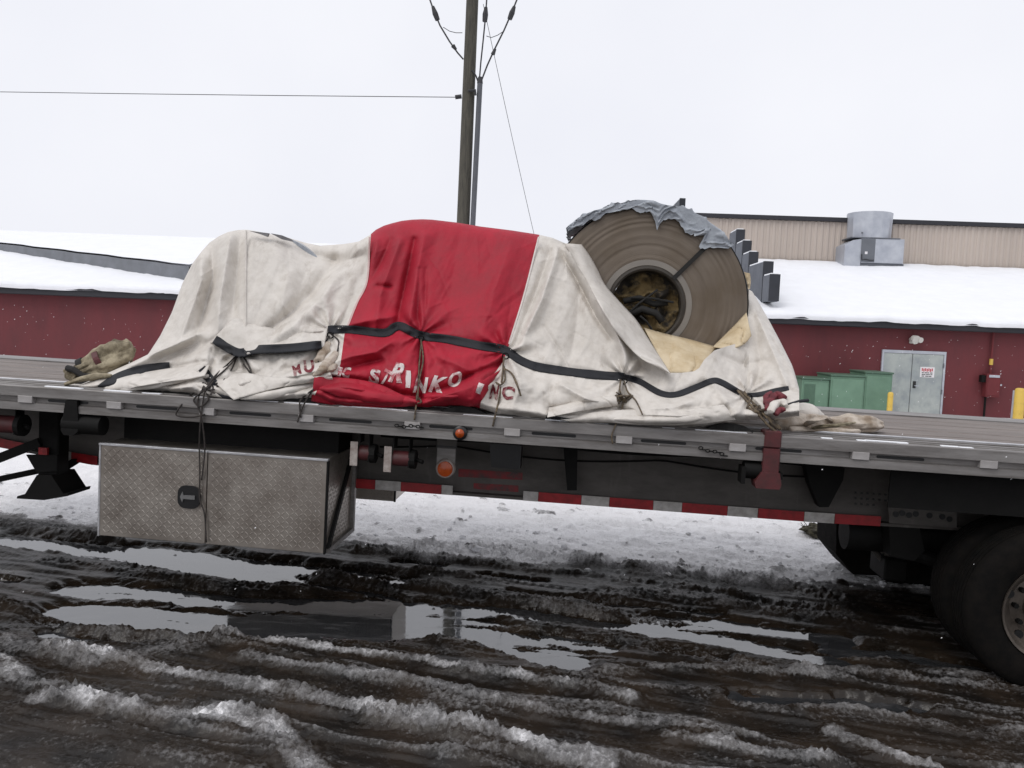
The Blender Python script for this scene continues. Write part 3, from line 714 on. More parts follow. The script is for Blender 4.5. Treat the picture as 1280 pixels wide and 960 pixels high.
# green transformer cabinets
cab = thing('electrical_cabinet', 'row of green steel electrical cabinets against the red wall', 'cabinet', B)
cy = -1.6
def cpx(px, py): return BP(px, py, 1, cy)
specs = [(1003, 1038, 474, .0), (1038.3, 1081, 470, .06), (1081.3, 1116, 466.5, .04)]
for i, (xa, xb, yt_, dy) in enumerate(specs):
    p0, p1 = cpx(xa, yt_), cpx(xb, yt_)
    bo = MB().box(p0.x, p1.x - .012, cy - dy, cy + 1.1, -.15, p0.z, .012).build('cabinet_body', M['green'], cab)
    MB().box(p0.x + .04, p1.x - .05, cy - dy - .018, cy - dy + .002, 0, p0.z - .06, .006).build('cabinet_door', M['green'], bo)
    if i == 0:
        for k in range(9):
            MB().box(p0.x + .06 + k * .034, p0.x + .075 + k * .034, cy - dy - .03, cy - dy - .016, .1, p0.z - .12).build('louvre', M['green_dark'], bo)
    MB().box(p0.x - .02, p1.x + .005, cy - dy - .04, cy + 1.12, p0.z + .002, p0.z + .05, .01).build('lid', M['green_dark'], bo)

def bollard(px, ptop, y, r, label):
    p = BP(px, ptop, 1, y)
    t = thing('bollard', label, 'bollard', B, (p.x, p.y, 0), 'yellow bollards by the warehouse')
    h = p.z
    MB().lathe([(0.001, -.1), (r, -.1), (r, h - .06), (r * .85, h - .02), (r * .45, h), (0.001, h)], (0, 0, 0), 'z', 20, False).build('post', M['yellow'], t, 40)
    return t
bollard(1113.5, 490, -2.2, .07, 'short yellow bollard in front of the green cabinets')
bollard(1275.5, 485, -2.4, .12, 'thick yellow bollard beside the thin grey stake')
gp = BP(1267, 488, 1, -2.1)
MB().tube([(0, 0, -.1), (0.01, 0, gp.z)], .025, 8).build('marker_stake', M['galv'])
gs = bpy.data.objects['marker_stake']; gs.matrix_world = Matrix.Translation(B.o + B.r @ Vector((gp.x, gp.y, 0))) @ B.r.to_4x4()
tag(gs, 'thin grey stake standing beside the thick yellow bollard', 'stake')

# ================================================================== UTILITY POLE
PY = 19.0
pb_, pt_ = WORLD.hit(579, 278, 1, PY), WORLD.hit(590.5, 0, 1, PY)
dirp = (pt_ - pb_).normalized()
base = pb_ - dirp * (pb_.z / dirp.z)
pole = thing('utility_pole', 'tall weathered wooden utility pole rising behind the red tarp', 'utility pole', None, base)
def PL(v): return Vector(v) - base
top = base + dirp * 13.5
pm2 = MB(); pts = [base - dirp * .3 + (top - base) * (i / 14) for i in range(15)]
pm2.tube([PL(p) for p in pts], [.165 - .035 * i / 14 for i in range(15)], 20)
pm2.build('shaft', M['pole'], pole, 40)
def WP(px, py, y=PY): return PL(WORLD.hit(px, py, 1, y))
r0, r1 = WP(590.5, 290, PY - .12), WP(600, 103, PY - .12)
rd = (r1 - r0).normalized()
MB().tube([r0 - rd * (r0.z / rd.z), r0, r1], .062, 14).build('riser_pipe', M['conduit'], pole, 40)
MB().tube([r1 - rd * .02, r1 + rd * .12], [.07, .05], 12).build('riser_cap', M['cable'], pole)
def cable(pxs, r, name, par, y=PY - .14, y1=None):
    y1 = y1 if y1 is not None else y
    pts = [WP(p[0], p[1], y + (y1 - y) * i / (len(pxs) - 1)) for i, p in enumerate(pxs)]
    return MB().tube(pts, r, 7).build(name, M['cable'], par)
cable([(599, 103), (601, 78), (604, 50), (606, 30), (608, 5), (610, -25)], .017, 'cable', pole, PY - .14, PY - .5)
cable([(601, 103), (609, 82), (618, 62), (630, 38), (640, 15), (650, -10)], .019, 'cable', pole, PY - .14, PY + .1)
cable([(598, 103), (595, 95), (592, 90), (590, 88)], .019, 'cable', pole)
cable([(579, 74), (572, 66), (562, 52), (550, 32), (541, 10), (534, -10)], .019, 'cable', pole, PY - .1, PY + .1)
cable([(628, 40), (622, 44), (614, 47), (608, 45)], .008, 'jumper', pole)
cable([(554, 34), (562, 39), (570, 41), (578, 41)], .008, 'jumper', pole)
for seg in ([(547, 25), (544, 17), (541, 8)], [(606, 27), (606.7, 18), (607.5, 9)], [(637, 24), (640, 16), (643, 8)]):
    dd = [0.1, 0.1, .1] if seg[0][0] != 606 else [-.35] * 3
    io = MB().tube([WP(x, y, PY + dd[i] * .5) for i, (x, y) in enumerate(seg)], [.055, .065, .035], 10).build('insulator', M['cable'], pole)
for seg in ([(566, 57), (570, 62)], [(616, 68), (619, 61)]):
    MB().tube([WP(x, y, PY - .1) for x, y in seg], [.05, .03], 8).build('clamp', M['cable'], pole)
hb = WP(573, 121, PY - .05)
MB().tube([WP(569, 121.5), WP(577, 120.5)], .05, 8).build('wire_clamp', M['cable'], pole)
MB().tube([WP(585, 113.5, PY - .2), WP(594, 113, PY - .2), WP(594, 119, PY - .2)], .035, 8).build('pipe_bracket', M['cable'], pole)
crossz = PL(top).z - 1.2
ctr = PL(base + dirp * (top - base).length * .9)
MB().box(ctr.x - 1.3, ctr.x + 1.3, ctr.y - .24, ctr.y - .13, ctr.z - .06, ctr.z + .06, .01).build('crossarm', M['pole'], pole)
def wire(name, a, b, r, sag, label, n=16):
    pts = []
    for i in range(n + 1):
        t = i / n; p = a.lerp(b, t); p.z -= sag * 4 * t * (1 - t); pts.append(p - a)
    o = MB().tube(pts, r, 5).build(name, M['cable']); o.location = a
    return tag(o, label, 'wire')
wire('overhead_wire', WORLD.hit(570, 121.5, 1, PY), WORLD.hit(-1500, 66, 1, PY + 14), .009, .3, 'thin overhead wire running left from the utility pole')
wire('guy_wire', WORLD.hit(604, 5, 1, PY - .1), WORLD.hit(672, 312, 1, PY + 3.5), .0065, .06, 'thin wire slanting down right of the utility pole')

# ================================================================== TRAILER
tr = thing('flatbed_trailer', 'grey aluminium flatbed semi trailer with wooden deck and toolbox', 'trailer', T)
X0, X1, WD = -6.2, 6.6, 2.59
# deck boards
yb0, yb1, nb = 0.365, 2.225, 11
pw = (yb1 - yb0) / nb
for i in range(nb):
    zz = random.uniform(-.004, .003)
    MB().box(X0, X1, yb0 + i * pw + .004, yb0 + (i + 1) * pw - .004, -.04 + zz, -.004 + zz, .004).build('plank', M['wood'], tr)
# side rails (near, far)
prof = [(0.0, 0.0), (0.006, 0.006), (0.36, 0.004), (0.36, -0.03), (0.10, -0.03), (0.10, -0.14), (0.16, -.14), (.16, -.155), (0.012, -0.155), (0.012, -0.108), (0.035, -0.100), (0.035, -0.066), (0.0, -0.062)]
MB().prism(prof, 0, X0, X1).build('side_rail', M['alu'], tr)
MB().prism([(WD - y, z) for y, z in prof], 0, X0, X1).build('side_rail', M['alu'], tr)
for yy in (.055, .14, .25):
    MB().box(X0, X1, yy, yy + .014, 0.003, .013, .003).build('rail_rib', M['alu'], tr)
MB().box(X0, X1, .345, .362, .002, .016, .004).build('rail_lip', M['alu_bright'], tr)
ip = MB()                                   # white flecks standing in for wet highlights on the rail edge
for k in range(26):
    x = random.uniform(-3.4, 4.5); ip.box(x, x + random.uniform(.06, .35), .02, .05, .004, .008 + random.random() * .006, .002)
tag(ip.build('rail_glint', M['snow'], tr), kind='stuff')
# stake pockets and slots
PK = [(31, 501), (142, 508), (258, 520), (382, 525), (515, 533), (640, 541.5), (780, 551), (922, 562), (1076, 572.5), (1236, 585.5)]
pocket = None
for i, (px, py) in enumerate(PK):
    p = TP(px, py, 0)
    if pocket is None:
        pocket = MB().box(-.050, .050, -.002, .09, -.026, .022, .003).build('stake_pocket', M['alu_bright' if False else 'alu'], tr)
        pocket.data.materials[0] = mat('pale pocket aluminium', (0.50, 0.48, 0.47), 0.5, metal=0.3, scale=9, color2=(0.34, 0.32, 0.31))
        pocket.location = (p.x, 0, -0.08)
    else:
        c = pocket.copy(); C.objects.link(c); c.parent = tr; c.location = (p.x, 0, -0.08)
for i, (px, py) in enumerate(PK[:-1]):
    a = TP(px, py, 0).x; b = TP(PK[i + 1][0], 0, 0).x
    for q in (.5,):
        xm = a + (b - a) * q
        sl = MB(); rr = .009; hw = .13
        pts = [(xm - hw + rr * math.cos(t), -.083 + rr * math.sin(t)) for t in np.linspace(math.pi / 2, 3 * math.pi / 2, 6)] + [(xm + hw + rr * math.cos(t), -.083 + rr * math.sin(t)) for t in np.linspace(-math.pi / 2, math.pi / 2, 6)]
        sl.prism(pts, 1, .031, .037); sl.build('slot', M['black'], tr)
# cross members
cm = None
for k in range(30):
    x = X0 + .3 + k * .42
    if cm is None:
        cm = MB().prism([(-.03, 0), (.03, 0), (.03, -.012), (.006, -.012), (.006, -.09), (.03, -.09), (.03, -.1), (-.03, -.1), (-.03, -.09), (-.006, -.09), (-.006, -.012), (-.03, -.012)], 1, .19, WD - .19)
        cm = MB().add([(v[0], v[1], v[2]) for v in cm.v], cm.f).build('cross_member', M['dark_steel'], tr); cm.location = (x, 0, -.045)
    else:
        c = cm.copy(); C.objects.link(c); c.parent = tr; c.location = (x, 0, -.045)
# main beams with a tapered front
YB = 0.74
zb_mid = TP(780, 632, YB).z
zl0, zl1, = TP(0, 556, YB), TP(122, 579, YB)
zl2 = TP(300, 596, YB)
def beam(yc, name='main_beam'):
    path = [(X0, -.32), (zl0.x - .6, zl0.z + .12), (zl0.x, zl0.z), (zl1.x, zl1.z), (zl2.x, zb_mid + .02), (zl2.x + .5, zb_mid), (2.1, zb_mid), (X1, zb_mid + .08)]
    web = MB(); web.prism([(X0, -.15)] + path + [(X1, -.15)], 1, yc - .008, yc + .008)
    o = web.build(name, M['beam'], tr)
    fl = MB()
    for i in range(len(path) - 1):
        (xa, za), (xb, zb2) = path[i], path[i + 1]
        fl.add([(xa, yc - .075, za), (xb, yc - .075, zb2), (xb, yc + .075, zb2), (xa, yc + .075, za), (xa, yc - .075, za + .02), (xb, yc - .075, zb2 + .02), (xb, yc + .075, zb2 + .02), (xa, yc + .075, za + .02)],
               [(0, 3, 2, 1), (4, 5, 6, 7), (0, 1, 5, 4), (2, 3, 7, 6), (0, 4, 7, 3), (1, 2, 6, 5)])
    fl.build('beam_flange', M['beam'], o)
    return path
bpath = beam(YB)
beam(WD - YB)
def beam_z(x): return float(np.interp(x, [p[0] for p in bpath], [p[1] for p in bpath]))
# reflective tape on a vertical strip just outside the flange
TAPE = [(-20, 35, 'r'), (62, 89, 'w'), (89, 122, 'r'), (430, 469, 'r'), (469, 501, 'w'), (501, 552, 'r'), (552, 566, 'w'), (654, 673, 'w'), (673, 727, 'r'), (727, 762, 'w'), (762, 817, 'r'),
        (817, 853, 'w'), (853, 910, 'r'), (910, 948, 'w'), (948, 1006, 'r'), (1006, 1044, 'w'), (1044, 1102, 'r')]
for a, b, c in TAPE:
    ya = 551 + .0 if b < 130 else np.interp((a + b) / 2, [455, 1102], [605, 648])
    xa, xb = TP(a, ya, YB - .085).x, TP(b, ya, YB - .085).x
    za, zb2 = beam_z(xa), beam_z(xb)
    h = .068
    mb = MB(); y0, y1 = YB - .082, YB - .075
    mb.add([(xa, y0, za), (xb - .002, y0, zb2), (xb - .002, y0, zb2 + h), (xa, y0, za + h), (xa, y1, za), (xb - .002, y1, zb2), (xb - .002, y1, zb2 + h), (xa, y1, za + h)],
           [(0, 1, 2, 3), (4, 7, 6, 5), (0, 4, 5, 1), (3, 2, 6, 7), (0, 3, 7, 4), (1, 5, 6, 2)])
    mb.build('reflective_tape', M['tape_red' if c == 'r' else 'tape_white'], tr)

def lugs(mb, x0, x1, z0, z1, y, s=.030, axis='y', sign=-1):
    """raised tread bars, alternately slanted"""
    nx = int((x1 - x0) / s); nz = int((z1 - z0) / s)
    ln, wd, hh = s * .62, s * .13, .0022
    for i in range(nx):
        for j in range(nz):
            cx = x0 + (i + .5) * s + (x1 - x0 - nx * s) / 2; cz = z0 + (j + .5) * s + (z1 - z0 - nz * s) / 2
            a = math.pi / 4 if (i + j) % 2 else -math.pi / 4
            ux, uz = math.cos(a) * ln, math.sin(a) * ln; wx, wz = -math.sin(a) * wd, math.cos(a) * wd
            P4 = [(cx - ux, cz - uz), (cx + wx, cz + wz), (cx + ux, cz + uz), (cx - wx, cz - wz)]
            tops = [(cx - ux * .35, cz - uz * .35), (cx + ux * .35, cz + uz * .35)]
            if axis == 'y':
                vs = [(p[0], y, p[1]) for p in P4] + [(p[0], y + sign * hh, p[1]) for p in tops]
            else:
                vs = [(y, p[0], p[1]) for p in P4] + [(y + sign * hh, p[0], p[1]) for p in tops]
            mb.add(vs, [(0, 4, 1), (1, 4, 5, 2), (2, 5, 3), (3, 5, 4, 0)])
    return mb
# near toolbox
ty = 0.05
tl, trr = TP(124, 555, ty), TP(408, 573, ty)
bl_, br_ = TP(124, 669, ty), TP(406, 694, ty)
bx0, bx1, bzt, bzb = (tl.x + bl_.x) / 2, (trr.x + br_.x) / 2, (tl.z + trr.z) / 2, (bl_.z + br_.z) / 2
tbx = MB().box(bx0, bx1, ty + .02, ty + .62, bzb, bzt, .004).build('toolbox', M['plate'], tr)
xs_ = TP(258, 620, ty).x
for xa, xb in ((bx0, xs_ - .003), (xs_ + .003, bx1)):
    MB().box(xa, xb, ty, ty + .0195, bzb + .004, bzt - .004, .003).build('toolbox_door', M['plate'], tbx)
lg = MB(); lugs(lg, bx0 + .012, xs_ - .01, bzb + .015, bzt - .02, ty - .0003); lugs(lg, xs_ + .01, bx1 - .012, bzb + .015, bzt - .02, ty - .0003)
lugs(lg, ty + .04, ty + .60, bzb + .02, bzt - .02, bx1 + .0003, axis='x', sign=1)
tag(lg.build('tread_bars', M['plate'], tbx, fix=False), kind='stuff')
MB().box(bx0 - .006, bx1 + .006, ty - .008, ty + .03, bzt - .012, bzt + .003, .002).build('top_lip', M['alu_bright'], tbx)
MB().box(bx1 - .004, bx1 + .010, ty - .004, ty + .02, bzb, bzt - .013, .002).build('edge_trim', M['dark_steel'], tbx)
MB().box(bx0 - .004, bx0 + .008, ty - .006, ty + .02, bzb, bzt - .013, .002).build('edge_trim', M['alu_bright'], tbx)
MB().prism([(ty + .03, bzb + .03), (ty + .08, bzb + .03), (ty + .56, bzt - .04), (ty + .51, bzt - .04)], 0, bx1 + .001, bx1 + .022).build('side_brace', M['dark_steel'], tbx)
MB().box(bx1, bx1 + .025, ty + .58, ty + .62, bzb, bzt).build('side_trim', M['alu'], tbx)
MB().box(bx1, bx1 + .025, ty + .05, ty + .579, bzb, bzb + .03).build('side_trim', M['alu'], tbx)
lc = TP(237, 621, ty)
def rrect(cx, cz, hw, hh, r, n=5):
    pts = []
    for sx, sz, a0_ in ((1, 1, 0), (-1, 1, 90), (-1, -1, 180), (1, -1, 270)):
        for k in range(n + 1):
            a = R(a0_ + 90 * k / n); pts.append((cx + sx * (hw - r) + r * math.cos(a), cz + sz * (hh - r) + r * math.sin(a)))
    return pts
MB().prism(rrect(lc.x, lc.z, .076, .076, .052), 1, ty - .012, ty - .001).build('latch', M['black'], tbx)
lz = MB(); lz.prism([(lc.x - .055, lc.z), (lc.x - .04, lc.z + .035), (lc.x - .033, lc.z + .012), (lc.x + .045, lc.z + .014), (lc.x + .045, lc.z - .012), (lc.x - .033, lc.z - .012), (lc.x - .04, lc.z - .035)], 1, ty - .022, ty - .011)
lz.build('latch_handle', mat('worn latch handle', (0.22, 0.22, 0.22), 0.4, metal=0.5, scale=20), tbx)
MB().box(bx0 + .01, bx1 - .01, ty + .26, ty + .58, bzt, -.15).build('toolbox_hanger', M['dark_steel'], tbx)
# far toolbox
fyb = 1.94
p = TP(493, 627, fyb); q = TP(273, 600, fyb)
fb = MB().box(q.x + .1, p.x, fyb, fyb + .62, p.z, p.z + .58, .004).build('toolbox', M['plate'], tr)
lg = MB(); lugs(lg, q.x + .12, p.x - .012, p.z + .01, p.z + .25, fyb - .0003)
tag(lg.build('tread_bars', M['plate'], fb, fix=False), kind='stuff')
MB().box(p.x - .006, p.x + .008, fyb - .004, fyb + .02, p.z - .004, p.z + .55).build('edge_trim', M['dark_steel'], fb)

# webbing winches under the rail
def winch(px0, px1, py0, py1, yt=.10, r=.05):
    a, b = TP(px0, py0, yt), TP(px1, py1, yt)
    w = MB().tube([(a.x + .05, yt + .03, (a.z + b.z) / 2), (b.x - .05, yt + .03, (a.z + b.z) / 2)], r, 18).build('winch', M['winch_red'], tr, 40)
    zc = (a.z + b.z) / 2
    MB().tube([(b.x - .055, yt + .03, zc), (b.x - .02, yt + .03, zc)], r * 1.25, 16).build('ratchet', M['dark_steel'], w)
    MB().tube([(b.x - .02, yt + .03, zc), (b.x + .03, yt + .0, zc - .01)], .014, 8).build('winch_bar', M['dark_steel'], w)
    MB().prism([(yt - .025, zc + r * 1.4), (yt + .08, zc + r * 1.4), (yt + .08, -.15), (yt - .0, -.15)], 0, a.x + .05, a.x + .06).build('winch_bracket', M['dark_steel'], w)
    MB().prism([(yt - .025, zc - r), (yt + .08, zc - r), (yt + .08, -.15), (yt - .0, -.15)], 0, b.x - .062, b.x - .056).build('winch_bracket', M['dark_steel'], w)
    zt, zl = TP(px0 + 4, py0, yt - .03).z, TP(px0 + 4, py1, yt - .03).z
    MB().prism([(yt - .032, zt), (yt - .026, zt), (yt - .026, zl), (yt - .034, zl)], 0, a.x + .0, a.x + .048).build('strap_end', M['strap'], w)
    return w
winch(440, 472, 552, 582); winch(482, 522, 558, 590)
winch(-30, 30, 518, 543, .14, .06)
# tall bracket winches
def bracket(px0, px1, py0, py1, m_, yt=.03):
    a, b = TP(px0, py0, yt), TP(px1, py1, yt)
    o = MB().prism([(a.x + .01, a.z), (b.x - .01, a.z), (b.x, (a.z + b.z) / 2), (b.x, b.z + .03), (b.x - .03, b.z), (a.x, b.z), (a.x - .02, b.z + .03)], 1, yt, yt + .10).build('winch_bracket', m_, tr)
    return o, a, b
a, b = TP(955, 561, -.006), TP(972, 612, -.006)
o = MB().box(a.x, b.x, -.006, .05, b.z + .05, -.072, .006).build('winch_bracket', M['winch_red'], tr)
MB().prism([(a.x - .03, b.z), (b.x + .01, b.z), (b.x + .02, b.z + .03), (b.x + .005, b.z + .10), (a.x - .005, b.z + .10), (a.x - .04, b.z + .035)], 1, -.010, .11).build('winch_housing', M['winch_red'], o)
MB().tube([(a.x - .1, .06, b.z + .10), (a.x + .1, .06, b.z + .10)], .055, 16).build('winch_drum', M['dark_steel'], o, 40)
MB().box(b.x - .0, b.x + .025, -.0, .1, b.z + .06, b.z + .1).build('ratchet_pawl', M['dark_steel'], o)
MB().box(a.x - .12, a.x - .095, .0, .11, b.z + .02, a.z - .12).build('winch_side', M['dark_steel'], o)
cp = TP(965, 543, .03)
cpo = MB().box(cp.x - .05, cp.x + .05, -.012, .12, -.07, .035, .008).build('winch_hook', M['winch_red'], o)
o, a, b = bracket(80, 97, 500, 545, M['dark_steel'], .0)
MB().tube([(a.x - .02, .06, b.z + .07), (b.x + .14, .06, b.z + .07)], .065, 16).build('winch_drum', M['dark_steel'], o, 40)
for k, (z_, sag_, nm_) in enumerate(((-.24, .03, 'air_line'), (-.30, .05, 'air_line'), (-.20, .015, 'wiring'))):
    pts_ = [(x_, YB - .03 - .01 * k, z_ - sag_ * abs(math.sin(x_ * 2.1 + k))) for x_ in np.linspace(-1.0, 2.2, 40)]
    MB().tube(pts_, .009 - .002 * k, 6).build(nm_, M['dark_steel'], tr, True)
# dark hanging braces
def plate(px, yt0, yt1, m_, name):
    pts = [TP(x, y, yt0) for x, y in px]
    return MB().prism([(p.x, p.z) for p in pts], 1, yt0, yt1).build(name, m_, tr)
plate([(1006, 578), (1056, 585), (1054, 600), (1036, 634), (1024, 634), (1012, 605)], .56, .66, M['dark_steel'], 'gusset')
plate([(704, 556), (722, 557), (721, 613), (709, 613)], .58, .66, M['dark_steel'], 'hanger_bracket')
plate([(612, 554), (652, 557), (650, 587), (614, 584)], .40, .55, M['black'], 'junction_box')
plate([(573, 586), (653, 591), (653, 600), (573, 596)], YB - .013, YB - .0085, M['faded_red'], 'painted_strip')
plate([(592, 604), (648, 607), (648, 615), (592, 611)], YB - .013, YB - .0085, M['faded_red'], 'painted_strip')
lp_ = TP(557, 577, .30)
bk = MB().box(lp_.x - .068, lp_.x + .068, .31, .32, lp_.z - .02, lp_.z + .2, .003).build('lamp_bracket', M['beam'], tr)
bk2 = MB().box(lp_.x - .064, lp_.x + .064, .306, .322, lp_.z - .07, lp_.z + .09, .003).build('lamp_plate', M['alu'], bk)
MB().box(lp_.x - .07, lp_.x + .07, .303, .309, lp_.z + .095, lp_.z + .105).build('plate_gap', M['black'], bk)
c0 = TP(556.5, 586, .28)
MB().lathe([(.001, -.004), (.058, 0), (.066, .012), (.066, .04), (.001, .04)], (c0.x, .275, c0.z), 'y', 28, False).build('lamp_ring', M['strap'], bk, 40)
MB().lathe([(.001, -.016), (.03, -.013), (.05, -.004), (.052, .01), (.001, .01)], (c0.x, .268, c0.z), 'y', 28, False).build('amber_lens', M['amber'], bk, 40)
c1 = TP(575, 541.5, .0)
sm = MB().lathe([(.001, 0), (.034, 0), (.045, .008), (.045, .03), (.001, .03)], (c1.x, -.006, c1.z), 'y', 24, False).build('marker_light', M['black'], tr, 40)
MB().lathe([(.001, -.018), (.018, -.014), (.028, -.004), (.028, .004), (.001, .004)], (c1.x, -.008, c1.z), 'y', 20, False).build('amber_lens', M['amber'], sm, 40)
# suspension hanger plate with round holes
hp = [TP(x, y, .62) for x, y in ((1110, 630), (1196, 636), (1196, 660), (1112, 654))]
hpo = MB().prism([(p.x, p.z) for p in hp], 1, .62, .64).build('hole_plate', M['beam'], tr)
for px, py in ((1120, 643), (1128, 641.5), (1136.5, 644), (1145, 642.5), (1162, 644.5), (1178, 646), (1187, 649)):
    c = TP(px, py, .615)
    MB().lathe([(.001, 0), (.02, 0), (.02, .006), (.001, .006)], (c.x, .6155, c.z), 'y', 14, False).build('hole', M['black'], hpo)
bolts = MB()
for k in range(16):
    c = TP(1070 + (k % 6) * 7.5, 616 + (k // 6) * 7.0 + (k % 6) * .5, YB - .02); bolts.box(c.x - .006, c.x + .006, YB - .016, YB - .0085, c.z - .006, c.z + .006)
tag(bolts.build('rivets', M['black'], tr), kind='stuff')

# wheels
GLOC = -TO.z                                  # ground level near the wheel, trailer frame (tilt handled below)
def ground_local(x, y):
    w = T.o + T.r @ Vector((x, y, 0)); return -(w.z - 0.03) / math.cos(R(.95))
wx = TP(1320, 780, 0.0).x
RT = .50
def make_tyre(parent, y0, y1, name='tyre'):
    w = y1 - y0
    prof = [(.285, y0 + .03), (.31, y0 + .012), (.40, y0), (.46, y0 + .012), (.485, y0 + .03), (.497, y0 + .05)]
    for k in range(1, 5):
        yy = y0 + .05 + (w - .10) * k / 5
        prof += [(.5, yy - .006), (.488, yy - .005), (.488, yy + .005), (.5, yy + .006)]
    prof += [(.497, y1 - .05), (.485, y1 - .03), (.46, y1 - .012), (.40, y1), (.31, y1 - .012), (.285, y1 - .03)]
    return MB().lathe([(r * RT / .5, y) for r, y in prof], (0, 0, 0), 'y', 64, True).build(name, M['rubber'], parent, 35)
def make_wheel(x, far=False):
    w = bpy.data.objects.new('wheel', None); C.objects.link(w); w.parent = tr
    zc = ground_local(x, 1.0) + RT - .008
    w.location = (x, WD if far else 0, zc)
    if far: w.rotation_euler = (0, 0, math.pi)
    make_tyre(w, .015, .29); make_tyre(w, .325, .60)
    MB().lathe([(.282, .03), (.298, .022), (.295, .05), (.275, .07), (.25, .12), (.19, .16), (.145, .15), (.12, .145), (.12, .10), (.06, .085), (.001, .085), (.001, .2), (.26, .2), (.282, .2)], (0, 0, 0), 'y', 48, False).build('rim', M['rim'], w, 35)
    for k in range(5):
        a = 2 * math.pi * k / 5 + .3
        hl = MB(); hl.lathe([(.001, 0), (.028, 0), (.028, .012), (.001, .012)], (.222 * math.cos(a), .128, .222 * math.sin(a)), 'y', 12, False)
        hl.build('hand_hole', M['black'], w)
    nt = MB()
    for k in range(10):
        a = 2 * math.pi * k / 10
        nt.lathe([(.001, -.03), (.016, -.03), (.016, .02), (.001, .02)], (.167 * math.cos(a), .148, .167 * math.sin(a)), 'y', 6, False)
    nt.build('wheel_nut', M['dark_steel'], w)
    return w
for xk in (wx, wx + 1.28):
    make_wheel(xk); make_wheel(xk, True)
    zc = ground_local(xk, 1.0) + RT
    ax = MB().tube([(xk, .3, zc), (xk, WD - .3, zc)], .065, 14).build('axle', M['dark_steel'], tr, 40)
    for yy in (YB, WD - YB):
        MB().prism([(xk - .75, zb_mid + .02), (xk - .55, zb_mid + .02), (xk - .5, zc + .16), (xk - .56, zc + .08), (xk - .72, zc + .1)], 1, yy - .07, yy + .07).build('spring_hanger', M['dark_steel'], ax)
        MB().tube([(xk - .62, yy, zc + .14), (xk - .2, yy, zc + .02), (xk + .25, yy, zc + .05), (xk + .5, yy, zc + .1)], .05, 10).build('trailing_arm', M['dark_steel'], ax)
        MB().lathe([(.11, 0), (.14, .05), (.12, .10), (.14, .15), (.12, .20), (.11, .22)], (xk + .42, yy, zc + .12), 'z', 18, True).build('air_bag', M['rubber'], ax, 40)
    for yy in (.72, WD - .72):
        MB().tube([(xk - .28, yy + .05, zc + .1), (xk - .08, yy + .05, zc + .1)], .085, 14).build('brake_chamber', M['dark_steel'], ax, 40)
# struts seen in front of the axle
sp = MB()
tt = [((1062, 652), (1102, 700)), ((1086, 648), (1112, 700)), ((1133, 652), (1108, 700)), ((1072, 655), (1104, 690))]
for (p0, p1) in tt:
    a, b = TP(*p0, 1.2), TP(*p1, 1.2); MB().tube([a, b], .018, 8).build('strut', M['beam'], tr)
a = TP(1112, 700, 1.2); MB().box(a.x - .07, a.x + .09, 1.1, 1.4, a.z - .13, a.z + .03, .01).build('strut_foot', M['dark_steel'], tr)
wz = ground_local(wx, 1) + RT
fp = [TP(x, y, 1.95) for x, y in ((1046, 640), (1045, 692), (1066, 718), (1150, 722), (1150, 640))]
MB().prism([(q.x, q.z) for q in fp], 1, 1.95, 2.5).build('far_tyre_silhouette', M['rubber'], tr)  # black slab standing in for the silhouette of the far tyres
MB().tube([(wx - .95, .95, zb_mid - .12), (wx - .2, .95, zb_mid - .12)], .12, 18).build('air_tank', M['dark_steel'], tr, 40)
MB().box(X1 - 6.6 + wx - .95, X1, .2, .21, -.42, -.155).build('dark_fill_plate', M['dark_steel'], tr)  # added plate, put in to fill the dark mass around the wheels
# landing gear
ly = .42
lg_ = bpy.data.objects.new('landing_gear', None); C.objects.link(lg_); lg_.parent = tr
def lpx(x, y): return TP(x, y, ly)
a, b = lpx(47, 560), lpx(72, 600)
MB().box(a.x, b.x, ly, ly + .13, b.z, -.16, .01).build('leg', M['dark_steel'], lg_)
MB().prism([(p.x, p.z) for p in (lpx(35, 568), lpx(74, 568), lpx(73, 588), lpx(48, 590))], 1, ly - .02, ly - .001).build('leg_plate', M['dark_steel'], lg_)
f = [lpx(53, 592), lpx(71, 592), lpx(86, 615), lpx(92, 614), lpx(91, 618), lpx(62, 623), lpx(28, 621), lpx(29, 618), lpx(38, 616)]
MB().prism([(p.x, p.z) for p in f], 1, ly - .06, ly + .2).build('foot', M['dark_steel'], lg_)
def bar(p0, p1, y0, y1, r, m_='dark_steel', nm='brace'):
    a, b = TP(*p0, y0), TP(*p1, y1); MB().tube([a, b], r, 4).build(nm, M[m_], lg_)
bar((-30, 584), (52, 552), ly, ly, .045); bar((-30, 605), (60, 586), ly + .1, ly + .3, .03); bar((66, 594), (104, 570), ly + .1, ly + .3, .028)
rl = TP(55, 563, ly - .03); MB().box(rl.x - .035, rl.x + .03, ly - .04, ly - .02, rl.z - .03, rl.z + .02).build('side_reflector', M['tape_red'], lg_)
o = MB().box(a.x, b.x, WD - ly - .13, WD - ly, b.z, -.16, .01).build('leg', M['dark_steel'], lg_)

